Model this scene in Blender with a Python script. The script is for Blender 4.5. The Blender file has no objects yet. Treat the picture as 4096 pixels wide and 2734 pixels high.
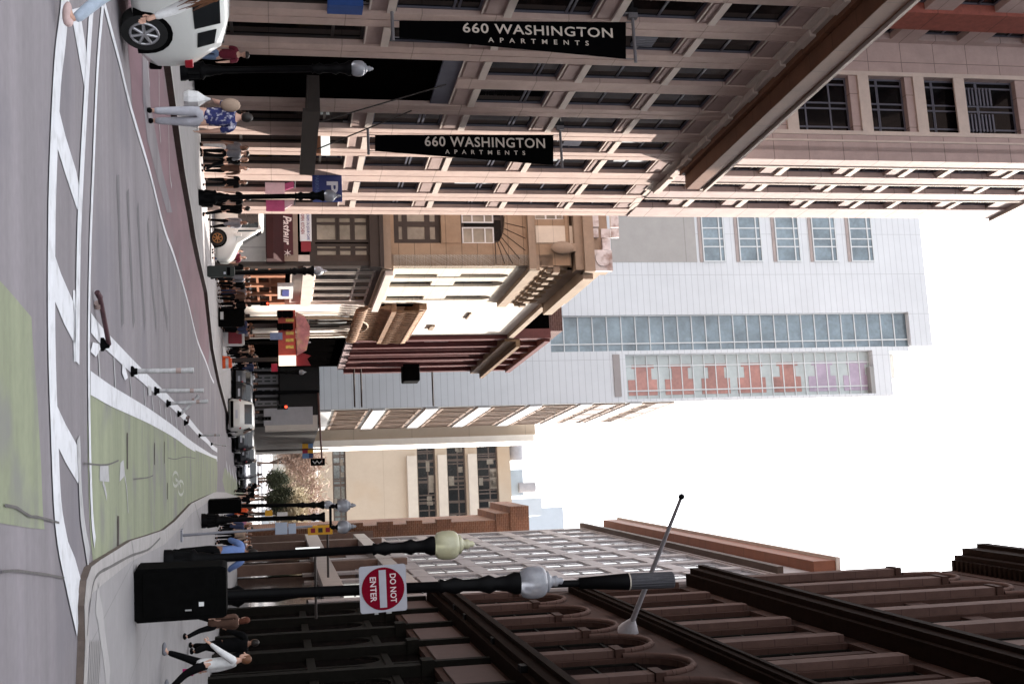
import bpy, bmesh, math, random
from mathutils import Vector, Matrix
random.seed(7)
R = math.radians
SC = bpy.context.scene
COL = SC.collection

# ------------------------------------------------------------------ camera
F = 4800.0            # focal length in photo pixels (photo 4096 wide, camera turned on its side)
ROLL = 0.015
HX = 1100.0           # level horizon, photo x at mid height
CAMZ = 1.65
SL = 0.024            # the street falls away from the camera
PITCH = math.atan((2048.0 - HX) / F)
fwd = Vector((0, math.cos(PITCH), math.sin(PITCH)))
up0 = Vector((0, -math.sin(PITCH), math.cos(PITCH)))
rt0 = Vector((1, 0, 0))
rt = rt0 * math.cos(ROLL) - up0 * math.sin(ROLL)
up = up0 * math.cos(ROLL) + rt0 * math.sin(ROLL)
cam_d = bpy.data.cameras.new('camera')
cam = bpy.data.objects.new('camera', cam_d); COL.objects.link(cam)
cam_d.sensor_fit = 'HORIZONTAL'; cam_d.sensor_width = 36.0
cam_d.lens = 36.0 * F / 4096.0
cam_d.clip_start = 0.1; cam_d.clip_end = 3000
M = Matrix((( up.x, -rt.x, -fwd.x), (up.y, -rt.y, -fwd.y), (up.z, -rt.z, -fwd.z)))
cam.matrix_world = Matrix.Translation((0, 0, CAMZ)) @ M.to_4x4()
SC.camera = cam

# ------------------------------------------------------------------ sky, sun, exposure
SUN_AZ, SUN_EL = R(40), R(52)      # azimuth from the street direction (+y) towards the right (+x)
w = bpy.data.worlds.new('World'); SC.world = w; w.use_nodes = True
nt = w.node_tree; nt.nodes.clear()
sky = nt.nodes.new('ShaderNodeTexSky'); sky.sky_type = 'NISHITA'; sky.sun_disc = False
sky.sun_elevation = SUN_EL; sky.sun_rotation = SUN_AZ
sky.air_density = 1.2; sky.dust_density = 4.5; sky.ozone_density = 1.0
bg = nt.nodes.new('ShaderNodeBackground'); bg.inputs[1].default_value = 0.15
out = nt.nodes.new('ShaderNodeOutputWorld')
hs = nt.nodes.new('ShaderNodeHueSaturation'); hs.inputs['Saturation'].default_value = .22
nt.links.new(sky.outputs[0], hs.inputs['Color']); nt.links.new(hs.outputs[0], bg.inputs[0]); nt.links.new(bg.outputs[0], out.inputs[0])
sd = bpy.data.lights.new('sun', 'SUN'); sd.energy = 3.4; sd.angle = R(0.5); sd.color = (1, 0.93, 0.84)
so = bpy.data.objects.new('sun', sd); COL.objects.link(so)
sv = Vector((math.sin(SUN_AZ) * math.cos(SUN_EL), math.cos(SUN_AZ) * math.cos(SUN_EL), math.sin(SUN_EL)))
so.rotation_euler = sv.to_track_quat('Z', 'Y').to_euler(); so.location = (0, 0, 60)
SC.view_settings.view_transform = 'Standard'; SC.view_settings.look = 'None'
SC.view_settings.exposure = 2.2; SC.view_settings.gamma = 1
SC.cycles.max_bounces = 6

# ------------------------------------------------------------------ photo pixel -> place
def ray(X, Y):
    return (fwd + rt * ((Y - 1367.0) / F) + up * ((X - 2048.0) / F))
FLAT = 60.0          # beyond this distance the street runs level
def gz(y, h=0.0): return h - SL * min(y, FLAT)
def kh(Y): return .07 if Y > 1900 else .15      # kerb height: lower on the right
def gp(X, Y, h=0.0):
    d = ray(X, Y); t = (h - CAMZ) / (d.z + SL * d.y)
    if t < 0 or t * d.y > FLAT: t = (h - CAMZ - SL * FLAT) / d.z
    if t < 0: t = 900
    return Vector((0, 0, CAMZ)) + d * t
def at(X, Y, depth):
    d = ray(X, Y); return Vector((0, 0, CAMZ)) + d * (depth / d.y)

# ------------------------------------------------------------------ objects and tags
def tag(o, label=None, cat=None, group=None, kind=None):
    if label: o['label'] = label
    if cat: o['category'] = cat
    if group: o['group'] = group
    if kind: o['kind'] = kind
    return o
def empty(name, loc, rz=0.0, label=None, cat=None, group=None):
    o = bpy.data.objects.new(name, None); COL.objects.link(o)
    o.location = loc; o.rotation_euler = (0, 0, rz); o.empty_display_size = .3
    return tag(o, label, cat, group)
def link(name, me, parent=None, mats=None):
    o = bpy.data.objects.new(name, me); COL.objects.link(o)
    if parent: o.parent = parent
    return o
class MB:
    """collects shapes, builds one mesh"""
    def __init__(s): s.v = []; s.f = []; s.m = []; s.sm = []
    def add(s, vs, fs, mi=0, smooth=False):
        b = len(s.v); s.v += [tuple(v) for v in vs]
        for f in fs: s.f.append([b + i for i in f]); s.m.append(mi); s.sm.append(smooth)
        return s
    def box(s, x0, x1, y0, y1, z0, z1, mi=0):
        if x0 > x1: x0, x1 = x1, x0
        if y0 > y1: y0, y1 = y1, y0
        if z0 > z1: z0, z1 = z1, z0
        v = [(x0,y0,z0),(x1,y0,z0),(x1,y1,z0),(x0,y1,z0),(x0,y0,z1),(x1,y0,z1),(x1,y1,z1),(x0,y1,z1)]
        return s.add(v, [(0,3,2,1),(4,5,6,7),(0,1,5,4),(1,2,6,5),(2,3,7,6),(3,0,4,7)], mi)
    def fb(s, s0, s1, z0, z1, o0, o1, mi=0):      # facade box: along, height, outward
        return s.box(s0, s1, -o0, -o1, z0, z1, mi)
    def prism(s, pts, axis, a, b, mi=0, smooth=False):
        """pts 2-D polygon; axis 'y': pts are (x,z) extruded y a..b ; 'x': (y,z) ; 'z': (x,y)"""
        n = len(pts)
        def P(p, t):
            return {'y': (p[0], t, p[1]), 'x': (t, p[0], p[1]), 'z': (p[0], p[1], t)}[axis]
        v = [P(p, a) for p in pts] + [P(p, b) for p in pts]
        fs = [tuple(range(n)), tuple(range(2*n-1, n-1, -1))]
        s.add(v, fs, mi)
        return s.add(v, [(i, (i+1) % n, n + (i+1) % n, n + i) for i in range(n)], mi, smooth)
    def tube(s, p, q, r0, r1=None, n=10, mi=0, caps=True):
        r1 = r0 if r1 is None else r1
        p = Vector(p); q = Vector(q); d = (q - p)
        if d.length < 1e-6: return s
        d.normalize(); a = d.orthogonal().normalized(); b = d.cross(a)
        v = []
        for c, r in ((p, r0), (q, r1)):
            for i in range(n):
                t = 2*math.pi*i/n; v.append(c + a*math.cos(t)*r + b*math.sin(t)*r)
        s.add(v, [(i, (i+1) % n, n+(i+1) % n, n+i) for i in range(n)], mi, True)
        if caps: s.add(v, [tuple(range(n-1, -1, -1)), tuple(range(n, 2*n))], mi)
        return s
    def path(s, pts, r, n=8, mi=0):
        for a, b in zip(pts, pts[1:]): s.tube(a, b, r, r, n, mi)
        return s
    def lathe(s, prof, c=(0,0,0), n=20, mi=0, flute=0.0, lean=(0,0)):
        c = Vector(c); v = []; m = len(prof)
        for r, z in prof:
            for i in range(n):
                t = 2*math.pi*i/n; rr = r * (1 - flute*(i % 2))
                v.append((c.x + rr*math.cos(t) + lean[0]*z, c.y + rr*math.sin(t) + lean[1]*z, c.z + z))
        fs = []
        for k in range(m-1):
            for i in range(n):
                fs.append((k*n+i, k*n+(i+1) % n, (k+1)*n+(i+1) % n, (k+1)*n+i))
        s.add(v, fs, mi, flute == 0)
        return s.add(v, [tuple(range(n-1, -1, -1)), tuple(range((m-1)*n, m*n))], mi)
    def ball(s, c, r, n=10, mi=0, sc=(1,1,1)):
        c = Vector(c); pr = []
        v = []; m = n
        for k in range(m+1):
            ph = math.pi*k/m
            for i in range(n):
                t = 2*math.pi*i/n
                v.append((c.x + r*sc[0]*math.sin(ph)*math.cos(t), c.y + r*sc[1]*math.sin(ph)*math.sin(t), c.z - r*sc[2]*math.cos(ph)))
        return s.add(v, [(k*n+i, k*n+(i+1) % n, (k+1)*n+(i+1) % n, (k+1)*n+i) for k in range(m) for i in range(n)], mi, True)
    def build(s, name, mats, parent=None, bevel=0.0):
        me = bpy.data.meshes.new(name); me.from_pydata(s.v, [], s.f)
        if not isinstance(mats, (list, tuple)): mats = [mats]
        for m in mats: me.materials.append(m)
        me.polygons.foreach_set('material_index', s.m); me.polygons.foreach_set('use_smooth', s.sm)
        me.update(); me.validate()
        bm = bmesh.new(); bm.from_mesh(me)
        bmesh.ops.recalc_face_normals(bm, faces=bm.faces); bm.to_mesh(me); bm.free()
        o = link(name, me, parent)
        if bevel:
            b = o.modifiers.new('bevel', 'BEVEL'); b.width = bevel; b.segments = 2; b.limit_method = 'ANGLE'; b.angle_limit = R(40)
        return o
def each_box(mb, name, mats, parent):
    # every box collected in mb becomes a part of its own
    out = []
    for k in range(0, len(mb.v), 8):
        q = MB(); q.add(mb.v[k:k+8], [(0,3,2,1),(4,5,6,7),(0,1,5,4),(1,2,6,5),(2,3,7,6),(3,0,4,7)]); out.append(q.build(name, mats, parent))
    return out
def copy_tree(o, parent=None):
    c = o.copy(); COL.objects.link(c); c.parent = parent
    for ch in o.children: copy_tree(ch, c)
    return c

# ------------------------------------------------------------------ materials
MC = {}
def mat(name, col, rough=0.75, var=0.12, scale=1.5, bump=0.0, joint=None, metal=0.0, streak=None, spec=0.4, brick=None, alpha=None, trans=0.0, emit=None, stain=None, coat=0.0):
    """joint=(sx, sz, width, darkness, offset_x, offset_z); brick=(len, height, mortar_rgb)"""
    if name in MC: return MC[name]
    m = bpy.data.materials.new(name); m.use_nodes = True; t = m.node_tree; N = t.nodes; L = t.links
    b = N['Principled BSDF']; b.inputs['Roughness'].default_value = rough; b.inputs['Metallic'].default_value = metal
    b.inputs['Specular IOR Level'].default_value = spec; b.inputs['Coat Weight'].default_value = coat
    b.inputs['Transmission Weight'].default_value = trans
    tc = N.new('ShaderNodeTexCoord'); src = tc.outputs['Object']
    rgb = N.new('ShaderNodeRGB'); rgb.outputs[0].default_value = (*col, 1); cur = rgb.outputs[0]
    def mixc(fac, a, bcol, mode='MIX'):
        x = N.new('ShaderNodeMix'); x.data_type = 'RGBA'; x.blend_type = mode
        if hasattr(fac, 'is_output'): L.new(fac, x.inputs[0])
        else: x.inputs[0].default_value = fac
        for s_, i in ((a, 6), (bcol, 7)):
            if hasattr(s_, 'is_output'): L.new(s_, x.inputs[i])
            else: x.inputs[i].default_value = (*s_, 1)
        return x.outputs[2]
    def mth(op, a, bb=None):
        x = N.new('ShaderNodeMath'); x.operation = op
        for s_, i in ((a, 0), (bb, 1)):
            if s_ is None: continue
            if hasattr(s_, 'is_output'): L.new(s_, x.inputs[i])
            else: x.inputs[i].default_value = s_
        return x.outputs[0]
    if brick:
        sp = N.new('ShaderNodeSeparateXYZ'); L.new(src, sp.inputs[0])
        cb = N.new('ShaderNodeCombineXYZ'); L.new(mth('ADD', sp.outputs[0], sp.outputs[1]), cb.inputs[0]); L.new(sp.outputs[2], cb.inputs[1])
        bt = N.new('ShaderNodeTexBrick'); L.new(cb.outputs[0], bt.inputs[0])
        bt.inputs['Scale'].default_value = 1; bt.inputs['Brick Width'].default_value = brick[0]; bt.inputs['Row Height'].default_value = brick[1]
        bt.inputs['Mortar Size'].default_value = min(brick[0], brick[1]) * .07; bt.inputs['Color1'].default_value = (*col, 1)
        bt.inputs['Color2'].default_value = (*[c * .78 for c in col], 1); bt.inputs['Mortar'].default_value = (*brick[2], 1)
        cur = bt.outputs[0]
    ns = N.new('ShaderNodeTexNoise'); ns.inputs['Scale'].default_value = scale; ns.inputs['Detail'].default_value = 6; ns.inputs['Roughness'].default_value = .65
    if streak:
        mp = N.new('ShaderNodeMapping'); mp.inputs['Scale'].default_value = streak; L.new(src, mp.inputs[0]); L.new(mp.outputs[0], ns.inputs[0])
    else: L.new(src, ns.inputs[0])
    cr = N.new('ShaderNodeMapRange'); L.new(ns.outputs[0], cr.inputs[0])
    cr.inputs[1].default_value = .3; cr.inputs[2].default_value = .7; cr.inputs[3].default_value = 1 - var*1.3; cr.inputs[4].default_value = 1 + var
    cc = N.new('ShaderNodeCombineColor')
    for i in range(3): L.new(cr.outputs[0], cc.inputs[i])
    cur = mixc(1.0, cur, cc.outputs[0], 'MULTIPLY')
    n2 = N.new('ShaderNodeTexNoise'); n2.inputs['Scale'].default_value = scale * 9; n2.inputs['Detail'].default_value = 4; L.new(src, n2.inputs[0])
    c2 = N.new('ShaderNodeMapRange'); L.new(n2.outputs[0], c2.inputs[0]); c2.inputs[3].default_value = 1 - var*.7; c2.inputs[4].default_value = 1 + var*.7
    cc2 = N.new('ShaderNodeCombineColor')
    for i in range(3): L.new(c2.outputs[0], cc2.inputs[i])
    cur = mixc(1.0, cur, cc2.outputs[0], 'MULTIPLY')
    if stain:
        n3 = N.new('ShaderNodeTexNoise'); n3.inputs['Scale'].default_value = stain[1]; n3.inputs['Detail'].default_value = 8; L.new(src, n3.inputs[0])
        c3 = N.new('ShaderNodeMapRange'); L.new(n3.outputs[0], c3.inputs[0]); c3.inputs[1].default_value = .52; c3.inputs[2].default_value = .68; c3.inputs[3].default_value = 0; c3.inputs[4].default_value = stain[2]
        cur = mixc(c3.outputs[0], cur, stain[0])
    hgt = ns.outputs[0]
    if joint:
        sx, sz, wd, dk = joint[:4]; ox, oz = (joint[4:] + (0, 0))[:2] if len(joint) > 4 else (0, 0)
        sp = N.new('ShaderNodeSeparateXYZ'); L.new(src, sp.inputs[0]); fac = None
        for ch, st, of in ((0, sx, ox), (2, sz, oz)):
            if not st: continue
            a = mth('FRACT', mth('DIVIDE', mth('ADD', sp.outputs[ch], 1000*st - of), st))
            k = mth('LESS_THAN', a, wd / st)
            fac = k if fac is None else mth('MAXIMUM', fac, k)
        cur = mixc(mth('MULTIPLY', fac, dk), cur, [c * .25 for c in col])
        hgt = mth('SUBTRACT', mth('MULTIPLY', hgt, .2), fac)
    L.new(cur, b.inputs['Base Color'])
    if bump:
        bp = N.new('ShaderNodeBump'); bp.inputs['Strength'].default_value = bump; bp.inputs['Distance'].default_value = .02
        L.new(hgt, bp.inputs['Height']); L.new(bp.outputs[0], b.inputs['Normal'])
    if emit:
        b.inputs['Emission Color'].default_value = (*emit[0], 1); b.inputs['Emission Strength'].default_value = emit[1]
    MC[name] = m
    return m
def glass(name, col=(.02,.025,.03), rough=.06, wob=.02, spec=.6, var=.3):
    m = mat(name, col, rough, var, .35, 0, spec=spec)
    t = m.node_tree; N = t.nodes; L = t.links; b = N['Principled BSDF']
    n = N.new('ShaderNodeTexNoise'); n.inputs['Scale'].default_value = .8; tc = N.new('ShaderNodeTexCoord'); L.new(tc.outputs['Object'], n.inputs[0])
    bp = N.new('ShaderNodeBump'); bp.inputs['Strength'].default_value = wob * 5; bp.inputs['Distance'].default_value = .05
    L.new(n.outputs[0], bp.inputs['Height']); L.new(bp.outputs[0], b.inputs['Normal'])
    return m

ASPH = mat('asphalt', (.168,.153,.166), .85, .20, 1.1, .5, streak=(.05, .9, 1), stain=((.115,.108,.128), .45, .6))
WALK = mat('pavement_concrete', (.24,.23,.235), .85, .10, .8, .12, joint=(1.5, 0, .015, .35))
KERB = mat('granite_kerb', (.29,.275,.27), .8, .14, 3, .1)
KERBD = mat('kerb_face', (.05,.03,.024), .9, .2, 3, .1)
PAINT = mat('road_paint', (.52,.53,.56), .7, .07, 2.5, .05, stain=((.27,.27,.28), 4.0, .5))
PAINTW = mat('worn_road_paint', (.33,.33,.34), .75, .15, 3, .05, stain=((.2,.2,.2), 6.0, .7))
GREEN = mat('green_lane', (.195,.215,.14), .85, .2, 1.2, .15, streak=(.12, 1.2, 1), stain=((.15,.15,.14), .9, .95))
PINK = mat('red_bus_lane', (.145,.085,.10), .85, .14, 1.0, .15, streak=(1, .25, 1), stain=((.12,.10,.11), .5, .7))
DARKP = mat('drain_slot', (.03,.02,.016), .9, .3, 8, .1)
BLACK = mat('black_iron', (.0025,.0025,.003), .6, .25, 6, .03, spec=.08)
BLACKM = mat('black_matte', (.0025,.0025,.0025), .9, .3, 6, spec=.04)
GLOBE = mat('lamp_globe', (.40,.41,.45), .25, .12, 3, 0, spec=.5, trans=.45)
GLOBEY = mat('warm_lamp_globe', (.58,.56,.38), .25, .1, 3, 0, spec=.5, trans=.3)
WHITE = mat('white_enamel', (.62,.62,.62), .4, .05, 3)
RED = mat('sign_red', (.22,.008,.02), .4, .1, 3)
DGLASS = glass('dark_glass', (.003,.003,.0035), .08, .02, .12)
CANOPYM = mat('bronze_metal', (.02,.013,.010), .55, .2, 2)
# ================================================================== GROUND
def sheet(name, pts, mats, h, kind='structure', px=True, thick=0.0, side=None, label=None, cat=None):
    P = [gp(x, y, h) for x, y in pts] if px else [Vector((x, y, gz(y, h))) for x, y in pts]
    n = len(P); v = [tuple(p) for p in P]; f = [tuple(range(n))]; mi = [0]
    if thick:
        v += [(p.x, p.y, p.z - thick) for p in P]
        for i in range(n): f.append((i, n+i, n+(i+1) % n, (i+1) % n)); mi.append(1 if side else 0)
    me = bpy.data.meshes.new(name); me.from_pydata(v, [], f)
    for m in ([mats, side] if side else [mats]): me.materials.append(m)
    for p, k in zip(me.polygons, mi): p.material_index = k
    bm = bmesh.new(); bm.from_mesh(me); bmesh.ops.triangulate(bm, faces=[q for q in bm.faces if len(q.verts) > 4])
    bmesh.ops.recalc_face_normals(bm, faces=bm.faces)
    for q in bm.faces:
        if not thick and q.normal.z < 0: q.normal_flip()
    bm.to_mesh(me); bm.free()
    o = link(name, me); tag(o, label, cat, None, kind)
    return o
g = MB()
ys_ = [-400, 0, 60, 150, 400, 900]
for y0, y1 in zip(ys_, ys_[1:]):
    g.add([(-900,y0,gz(y0)),(900,y0,gz(y0)),(900,y1,gz(y1)),(-900,y1,gz(y1))], [(0,1,2,3)])
gr = g.build('ground', ASPH); tag(gr, kind='structure')

LK = [(628,-60),(676,222),(700,400),(718,540),(738,684),(770,870),(782,950),(800,1040),(829,1168),(843,1300),(858,1420),(880,1530),(905,1625),(925,1700),(940,1780),(955,1850)]
lw = [gp(x, y, .15) for x, y in LK]
lk2 = [(p.x, p.y) for p in lw]
far = (lk2[-1][0]+30, 330.0)
left_pts = [(-60.0, lk2[0][1]-4), (lk2[0][0]-.8, lk2[0][1]-4)] + lk2 + [far, (-60.0, 330.0)]

def clipy(pts, lo, hi):
    for lim, sg in ((lo, 1), (hi, -1)):
        out = []
        for a, b in zip(pts, pts[1:]+pts[:1]):
            ia, ib = (a[1]-lim)*sg >= 0, (b[1]-lim)*sg >= 0
            if ia: out.append(a)
            if ia != ib: t = (lim-a[1])/(b[1]-a[1]); out.append((a[0]+(b[0]-a[0])*t, lim))
        pts = out
    return pts
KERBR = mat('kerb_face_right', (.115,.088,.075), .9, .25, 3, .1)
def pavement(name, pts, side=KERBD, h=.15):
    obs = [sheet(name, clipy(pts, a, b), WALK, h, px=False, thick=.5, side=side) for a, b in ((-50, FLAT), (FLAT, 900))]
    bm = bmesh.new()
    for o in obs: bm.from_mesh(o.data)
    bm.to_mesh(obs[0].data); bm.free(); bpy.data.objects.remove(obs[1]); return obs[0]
def with60(pts):
    out = []
    for a, b in zip(pts, pts[1:]):
        out.append(a)
        if (a[1]-FLAT)*(b[1]-FLAT) < 0: t = (FLAT-a[1])/(b[1]-a[1]); out.append((a[0]+(b[0]-a[0])*t, FLAT))
    return out + [pts[-1]]
def offset_strip(name, pts, w, h, m, sgn, kind='structure'):
    mb = MB(); a = [Vector((x, y)) for x, y in pts]
    q = []
    for i, p in enumerate(a):
        d = (a[min(i+1, len(a)-1)] - a[max(i-1, 0)]).normalized(); n = Vector((d.y, -d.x)) * sgn
        q.append(p + n * w)
    for i in range(len(a)-1):
        vs = [a[i], a[i+1], q[i+1], q[i]]
        mb.add([(p.x, p.y, gz(p.y, h)) for p in vs], [(0,1,2,3)])
    o = mb.build(name, m); tag(o, kind=kind)
    for p in o.data.polygons:
        pass
    bm = bmesh.new(); bm.from_mesh(o.data)
    for f_ in bm.faces:
        if f_.normal.z < 0: f_.normal_flip()
    bm.to_mesh(o.data); bm.free(); return o
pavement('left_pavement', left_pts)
offset_strip('left_kerb_stone', with60(lk2), .22, .154, KERB, -1)
RK = [(300,2860),(333,2734),(340,2560),(336,2420),(345,2320),(365,2265),(405,2235),(462,2200),(525,2160),(590,2140),(655,2118),(700,2082),(765,2012),(820,1985),(865,1966),(905,1968),(950,1985),(975,2000)]
rk2 = [(p.x, p.y) for p in (gp(x, y, .07) for x, y in RK)]
right_pts = rk2 + [(rk2[-1][0]+14, 330.0), (80.0, 330.0), (80.0, rk2[0][1])]
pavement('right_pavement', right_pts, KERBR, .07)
offset_strip('right_kerb_stone', with60(rk2), .28, .074, KERB, 1)

def pline(name, pts, w, m, lift, h=0.0):
    """painted line along photo points, w = real width in metres"""
    P = [gp(x, y, h) for x, y in pts]
    # subdivide with catmull-rom for soft curves
    Q = []
    for i in range(len(P)-1):
        p0 = P[max(i-1,0)]; p1 = P[i]; p2 = P[i+1]; p3 = P[min(i+2,len(P)-1)]
        for k in range(4):
            t = k/4; Q.append(.5*((2*p1)+(p2-p0)*t+(2*p0-5*p1+4*p2-p3)*t*t+(3*p1-p0-3*p2+p3)*t**3))
    Q.append(P[-1]); mb = MB(); L_, R_ = [], []
    for i, p in enumerate(Q):
        d = (Q[min(i+1,len(Q)-1)] - Q[max(i-1,0)]); d.z = 0; d.normalize(); n = Vector((-d.y, d.x, 0)) * w/2
        ww = 1 + .12*math.sin(i*1.9) * (m is not PAINT) 
        L_.append(p + n*ww); R_.append(p - n*ww)
    for i in range(len(Q)-1):
        mb.add([(q.x, q.y, gz(q.y, h) + lift) for q in (L_[i], R_[i], R_[i+1], L_[i+1])], [(0,1,2,3)])
    o = mb.build(name, m); tag(o, kind='structure')
    bm = bmesh.new(); bm.from_mesh(o.data)
    for f_ in bm.faces:
        if f_.normal.z < 0: f_.normal_flip()
    bm.to_mesh(o.data); bm.free(); return o
def ppoly(name, pts, m, lift, h=0.0): return sheet(name, pts, m, h + lift)

# colour lanes
ppoly('green_bike_lane', [(362,1540),(440,1592),(520,1634),(610,1684),(700,1742),(770,1794),(868,1836),(870,1900),(866,1966),(820,1990),(768,2020),(702,2090),(657,2126),(592,2148),(526,2168),(464,2206),(408,2240),(372,2240),(362,2150),(357,2050),(352,1850),(350,1700)], GREEN, .004)
ppoly('green_bike_lane', [(898,1869),(972,1945),(978,1992),(950,1990),(903,1975),(890,1920)], GREEN, .004)
ppoly('green_bike_lane', [(-60,1030),(0,1122),(60,1190),(126,1268),(131,1368),(150,1600),(165,1870),(172,2050),(178,2115),(120,2110),(-60,2080)], GREEN, .004)
ppoly('red_bus_lane', [(462,-20),(505,120),(522,300),(530,430),(562,540),(598,684),(656,911),(700,1033),(752,1207),(791,1364),(832,1470),(838,1400),(826,1168),(788,960),(756,840),(724,684),(700,520),(684,400),(664,222),(630,20),(618,-40)], PINK, .004)
ppoly('road_patch', [(570,190),(590,190),(602,420),(650,684),(690,850),(668,850),(632,720),(590,560),(572,400)], ASPH, .008)
# crossing and edge lines
pline('crossing_line', [(262,-60),(246,118),(225,300),(207,684),(201,1000),(202,1368),(212,1700),(228,2050),(262,2250),(310,2470)], .40, PAINT, .012)
pline('crossing_line', [(370,-60),(358,87),(345,300),(323,684),(310,1000),(305,1450)], .28, PAINT, .012)
pline('crossing_line', [(309,1750),(323,2050),(352,2235)], .22, PAINTW, .012)
pline('stop_line', [(415,-40),(402,79),(385,300),(369,684),(357,1000),(351,1368),(355,1750),(364,2050),(376,2170)], .17, PAINT, .012)
for pts in ([(283,40),(318,30),(347,215),(346,345),(338,348)],
            [(213,400),(230,415),(262,545),(305,684),(322,770),(317,842),(308,835),(258,684),(222,565),(211,560)],
            [(192,985),(212,998),(244,1094),(305,1234),(313,1372),(298,1372),(257,1295),(209,1177),(194,1142)],
            [(200,1577),(216,1595),(262,1695),(312,1786),(322,1904),(312,1932),(262,1847),(227,1773),(205,1738)],
            [(222,2070),(245,2100),(300,2230),(336,2360),(332,2470),(318,2450),(270,2310),(235,2180)],
            [(292,1160),(301,1160),(306,1446),(295,1446)]):
    ppoly('crossing_bar', pts, PAINT, .008)
pline('lane_line', [(400,-40),(428,70),(476,250),(522,436),(596,684),(654,911),(698,1033),(750,1207),(789,1364),(826,1455),(855,1530)], .13, PAINT, .012)
for pts in ([(585,210),(590,280),(596,345)], [(633,222),(634,330),(635,436)], [(635,493),(641,571)], [(672,493),(677,684),(685,750)], [(560,180),(556,205)]):
    pline('lane_mark', pts, .10, PAINTW, .012)
pline('lane_edge_line', [(358,1530),(440,1582),(520,1624),(610,1673),(700,1731),(770,1784),(868,1834)], .26, PAINT, .012)
pline('buffer_edge_line', [(360,1290),(400,1340),(470,1410),(540,1478),(620,1552),(700,1627),(760,1692),(800,1737),(830,1765),(868,1800)], .22, PAINT, .012)
for x, a, b in ((395,1405,1545),(457,1425,1580),(522,1500,1617),(577,1525,1640),(610,1585,1660),(640,1600,1680),(662,1622,1695),(684,1640,1708),(705,1660,1722),(740,1695,1755)):
    pline('buffer_bar', [(x-4,a),(x,(a+b)/2),(x+4,b)], .10, PAINTW, .008)
ppoly('paint_patch', [(372,1368),(398,1375),(402,1395),(384,1427),(362,1405)], PAINT, .016)
ppoly('paint_patch', [(490,1452),(500,1462),(512,1510),(500,1520),(488,1490)], PAINT, .016)
ppoly('paint_patch', [(592,1540),(606,1548),(606,1580),(594,1582)], PAINTW, .016)
ppoly('paint_patch', [(400,1858),(434,1862),(437,1926),(398,1922)], PAINTW, .009)
ppoly('paint_patch', [(482,1850),(494,1838),(500,1900),(478,1925)], PAINTW, .009)
pline('paint_scrape', [(408,1922),(418,1960),(424,1990)], .08, PAINTW, .009)
pline('paint_scrape', [(496,1900),(505,1960),(510,2050)], .06, PAINTW, .009)
for (x, a, b, wd) in ((507,1730,1875,.16),(616,1770,1858,.2),(656,1765,1852,.16),(668,1930,1995,.2),(470,2062,2185,.2)):
    pline('drain_slot', [(x,a),(x,b)], wd, DARKP, .010)
CR = mat('crack_seal', (.075,.068,.068), .8, .2, 8)
pline('crack', [(10,2020),(60,2030),(110,2062),(150,2068),(230,2090)], .022, CR, .016)
pline('crack', [(0,2285),(60,2282),(180,2297),(250,2310)], .022, CR, .016)
pline('crack', [(330,1852),(420,1858),(470,1840)], .02, CR, .014)
pline('crack', [(530,1915),(560,1912),(590,1908),(610,1900)], .02, CR, .014)
pline('crack', [(670,1830),(700,1835),(740,1826),(780,1832)], .02, CR, .014)
for i in range(5):
    pline('tyre_mark', [(470+40*i, 700+60*i),(480+42*i, 1000+40*i),(490+45*i, 1300)], .35, mat('tyre_dark', (.10,.095,.104), .8, .2, 2), .004)
# bicycle symbol on the green lane
bc = mat('thin_paint', (.33,.34,.29), .8, .2, 5)
for cx, cy in ((700,1915),(722,1950)):
    pline('bicycle_symbol', [(cx+12*math.cos(t*.7), cy+28*math.sin(t*.7)) for t in range(10)], .07, bc, .012)
pline('bicycle_symbol', [(700,1915),(716,1930),(722,1950)], .07, bc, .012)
# distant crossing
pline('lane_mark', [(935,1740),(937,1790),(940,1845)], .5, PAINTW, .012)
for k in range(5): pline('lane_mark', [(905+12*k,1850+14*k),(912+12*k,1895+12*k)], .35, PAINTW, .010)
pline('pavement_joint', [(435,2734),(405,2500),(385,2380)], .35, mat('pale_concrete', (.30,.29,.29), .8, .08, 2), .004, .07)
for pts in ([(346,2540),(358,2420),(372,2330),(395,2290),(440,2265),(520,2222),(570,2205),(600,2190),(640,2150)], [(525,2160),(533,2225),(533,2300)], [(778,2010),(792,2060),(806,2105)]):
    pline('pavement_crack', pts, .035, CR, .006, .07)
for i in range(7): pline('tactile_strip', [(360+7*i,2560),(352+7*i,2734)], .05, KERB, .006, .07)

# ================================================================== facade frames
class Facade:
    """vertical plane: ground point P, direction u (horizontal, outward side is to its right hand)"""
    def __init__(s, P, u, base=None):
        s.P = Vector((P[0], P[1], 0)); s.u = Vector((u[0], u[1], 0)).normalized()
        s.n = Vector((s.u.y, -s.u.x, 0)); s.base = gz(P[1]) - 1.5 if base is None else base
        s.rz = math.atan2(s.u.y, s.u.x)
    def hit(s, X, Y, o=0.0):
        d = ray(X, Y); C = Vector((0, 0, CAMZ)); P = s.P + s.n * o
        t = (P - C).dot(s.n) / d.dot(s.n); q = C + d * t
        return ((q - s.P).dot(s.u), q.z - s.base)
    def S(s, Y, X=1200, o=0.0): return s.hit(X, Y, o)[0]
    def Z(s, X, Y, o=0.0): return s.hit(X, Y, o)[1]
    def W(s, a, z=0.0, o=0.0):
        p = s.P + s.u * a + s.n * o; return Vector((p.x, p.y, z + s.base))
    def root(s, name, label, cat, group=None):
        return empty(name, (s.P.x, s.P.y, s.base), s.rz, label, cat, group)
def vpdir(Y):      # horizontal direction whose vanishing point has this photo y on the level horizon
    d = ray(HX + ROLL*(Y-1367), Y); return Vector((d.x, d.y, 0)).normalized()
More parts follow.
